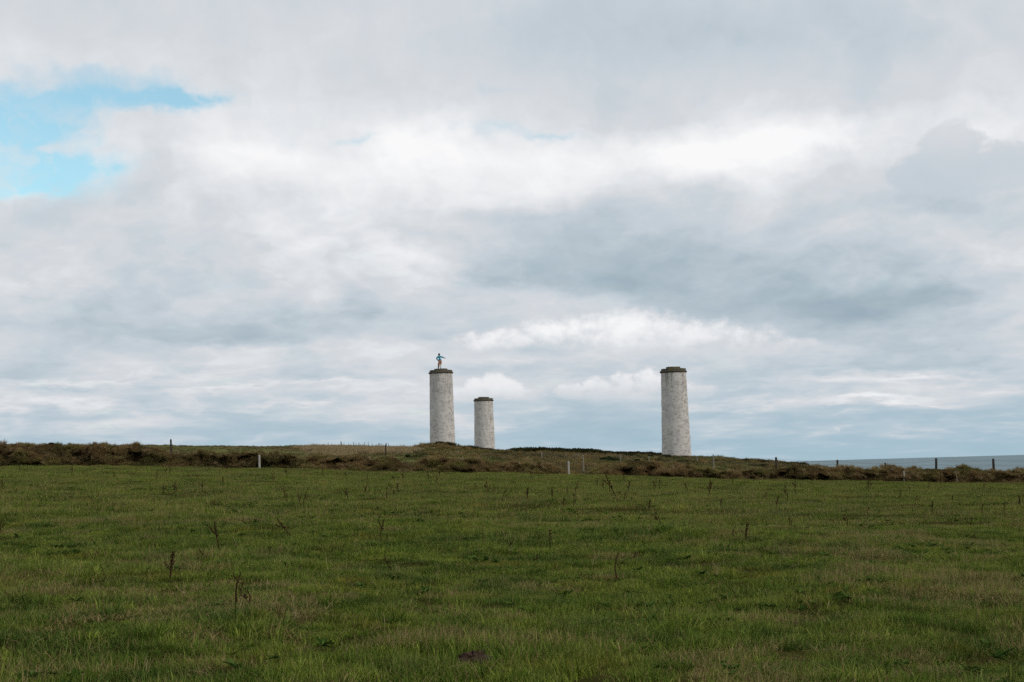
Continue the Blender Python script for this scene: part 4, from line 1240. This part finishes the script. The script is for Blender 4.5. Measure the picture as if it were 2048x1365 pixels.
NAMED = [
    (441, 1110, 427, 1045, 1, 'thick brown dead dock stalk leaning left, tallest on the near left'),
    (414, 1120, 396, 1101, 1, 'black dead dock head fallen over near the tallest left stalk'),
    (338, 1166, 342, 1105, 0, 'dark dock stalk standing upright in the near left grass'),
    (477, 1216, 478, 1148, 4, 'nearest thin dark stalk at the lower left'),
    (489, 1214, 491, 1182, 2, 'short twiggy stalk beside the nearest lower left one'),
    (588, 1080, 553, 1040, 1, 'reddish stalk leaning far left, left of the field centre'),
    (606, 1018, 595, 980, 3, 'forked dark stalk leaning left in the far left middle'),
    (607, 1018, 616, 976, 3, 'forked dark stalk leaning right in the far left middle'),
    (578, 1010, 565, 973, 4, 'thin bare stalk just left of the forked pair'),
    (790, 1142, 767, 1110, 3, 'dark green stem leaning steeply left in the field centre'),
    (759, 1080, 766, 1041, 1, 'slim reddish stalk leaning slightly right above the field centre'),
    (1239, 1008, 1211, 950, 1, 'tall branching stalk leaning left against the gap in the bank'),
    (1206, 984, 1205, 962, 0, 'small bushy stalk left of the tall leaning one'),
    (1297, 1026, 1299, 1000, 0, 'dark hooked stalk right of the tall leaning one'),
    (1318, 1058, 1311, 1023, 2, 'brown branching stalk below the hooked one'),
    (1105, 1104, 1099, 1060, 5, 'knobbly dark stalk right of the field centre'),
    (1083, 1130, 1071, 1112, 1, 'short black dock head leaning left, right of field centre'),
    (1012, 1104, 1023, 1084, 1, 'short brown dock head leaning right at the field centre'),
    (1238, 1165, 1236, 1106, 3, 'straight thin stalk rising from the dark streak right of centre'),
    (1272, 1124, 1270, 1104, 5, 'small dark headed stalk behind the straight thin one'),
    (1489, 1092, 1494, 1046, 0, 'bushy dark dock stalk, tallest on the near right'),
    (1470, 1082, 1471, 1052, 3, 'thin stalk left of the bushy right dock'),
    (1693, 1056, 1688, 1028, 2, 'twiggy stalk in the right half of the field'),
    (1905, 1007, 1904, 992, 0, 'dark low dock clump in the far right grass'),
    (1966, 1032, 1966, 1009, 5, 'slender dark stalk near the right edge, uppermost of three'),
    (1944, 1060, 1943, 1036, 5, 'slender dark stalk near the right edge, middle of three'),
    (1945, 1086, 1948, 1068, 2, 'slender dark stalk near the right edge, lowest of three'),
    (1737, 985, 1736, 962, 0, 'dark stalk before the right bank, left of the thin white post'),
    (1012, 1290, 1010, 1268, 1, 'black stub of a stalk nearest the bottom edge'),
    (4, 1066, 3, 1038, 4, 'dark stalk cut by the left edge of the view'),
    (421, 1022, 427, 1000, 2, 'twin twig stalk in the far left grass above the fallen head'),
    (1583, 1058, 1580, 1034, 4, 'thin twig right of the bushy right dock'),
]
for a in NAMED: stalk(*a)
r_ = random.Random(12)
for k in range(78):
    bx_ = r_.uniform(-30, 2080)
    e0 = float(np.interp(bx_, [p[0] for p in EDGE], [p[1] for p in EDGE]))
    by_ = e0 + 9 + 62 * r_.random() ** 1.6
    h = r_.uniform(12, 32) * (0.75 + (by_ - e0) / 150)
    stalk(bx_, by_, bx_ + r_.gauss(0, 4), by_ - h, r_.randrange(6), 'thin dark dead weed stalk in the far pasture before the banks', 'thin weed stalks in the far pasture')
# bleached bent grass stems lying and arching over the turf
lit = src_collection('straw_stem', [blades('straw_stem', 9, 0.16, 0.14, 0.30, 0.004, 0.0075, 1.0, 1.0, M_STRAW, 210 + k, 6, 0.0, False, 1.1) for k in range(6)])
x, y = poisson(2800, 0.46, 7.5, 48)
f = fbm(x / 1.6 + 45, y / 1.6, 3)
k_ = f > 0.06
x, y = x[k_], y[k_]; n = len(x)
s_ = RNG.uniform(0.5, 1.0, n)
tag(scatter('straw_stems', np.stack([x, y, height(x, y)], -1), np.stack([RNG.normal(0, .3, n), RNG.normal(0, .3, n), RNG.uniform(0, 6.28, n)], -1),
            np.stack([s_, s_, s_], -1), RNG.integers(0, 6, n), lit), 'bleached bent grass stems scattered over the near pasture', 'grass', kind='stuff')

# dark clod of turned earth at the bottom of the picture
p = ground_hit(946, 1326)
V_, F_ = [], []
q = random.Random(3)
nr, ns = 9, 22
for i in range(nr):
    t = i / (nr - 1)
    for s in range(ns):
        a = 2 * math.pi * s / ns
        rr_ = (1 - t) ** 0.8
        d = 1 + 0.45 * mnoise.noise(Vector((math.cos(a) * 2.2, math.sin(a) * 2.2, t * 4))) + 0.25 * mnoise.noise(Vector((math.cos(a) * 7, math.sin(a) * 7, t * 9)))
        V_.append((0.135 * rr_ * d * math.cos(a), 0.17 * rr_ * d * math.sin(a), -0.03 + 0.075 * (1 - rr_ ** 2) * d))
F_ = [(i * ns + s, i * ns + (s + 1) % ns, (i + 1) * ns + (s + 1) % ns, (i + 1) * ns + s) for i in range(nr - 1) for s in range(ns)]
o = link('earth_clod', mesh('earth_clod', V_, F_), M_SOIL, None, p + Vector((0, 0, 0.035)))
tag(o, 'small dark clod of turned earth in the grass at the bottom', 'earth clod')
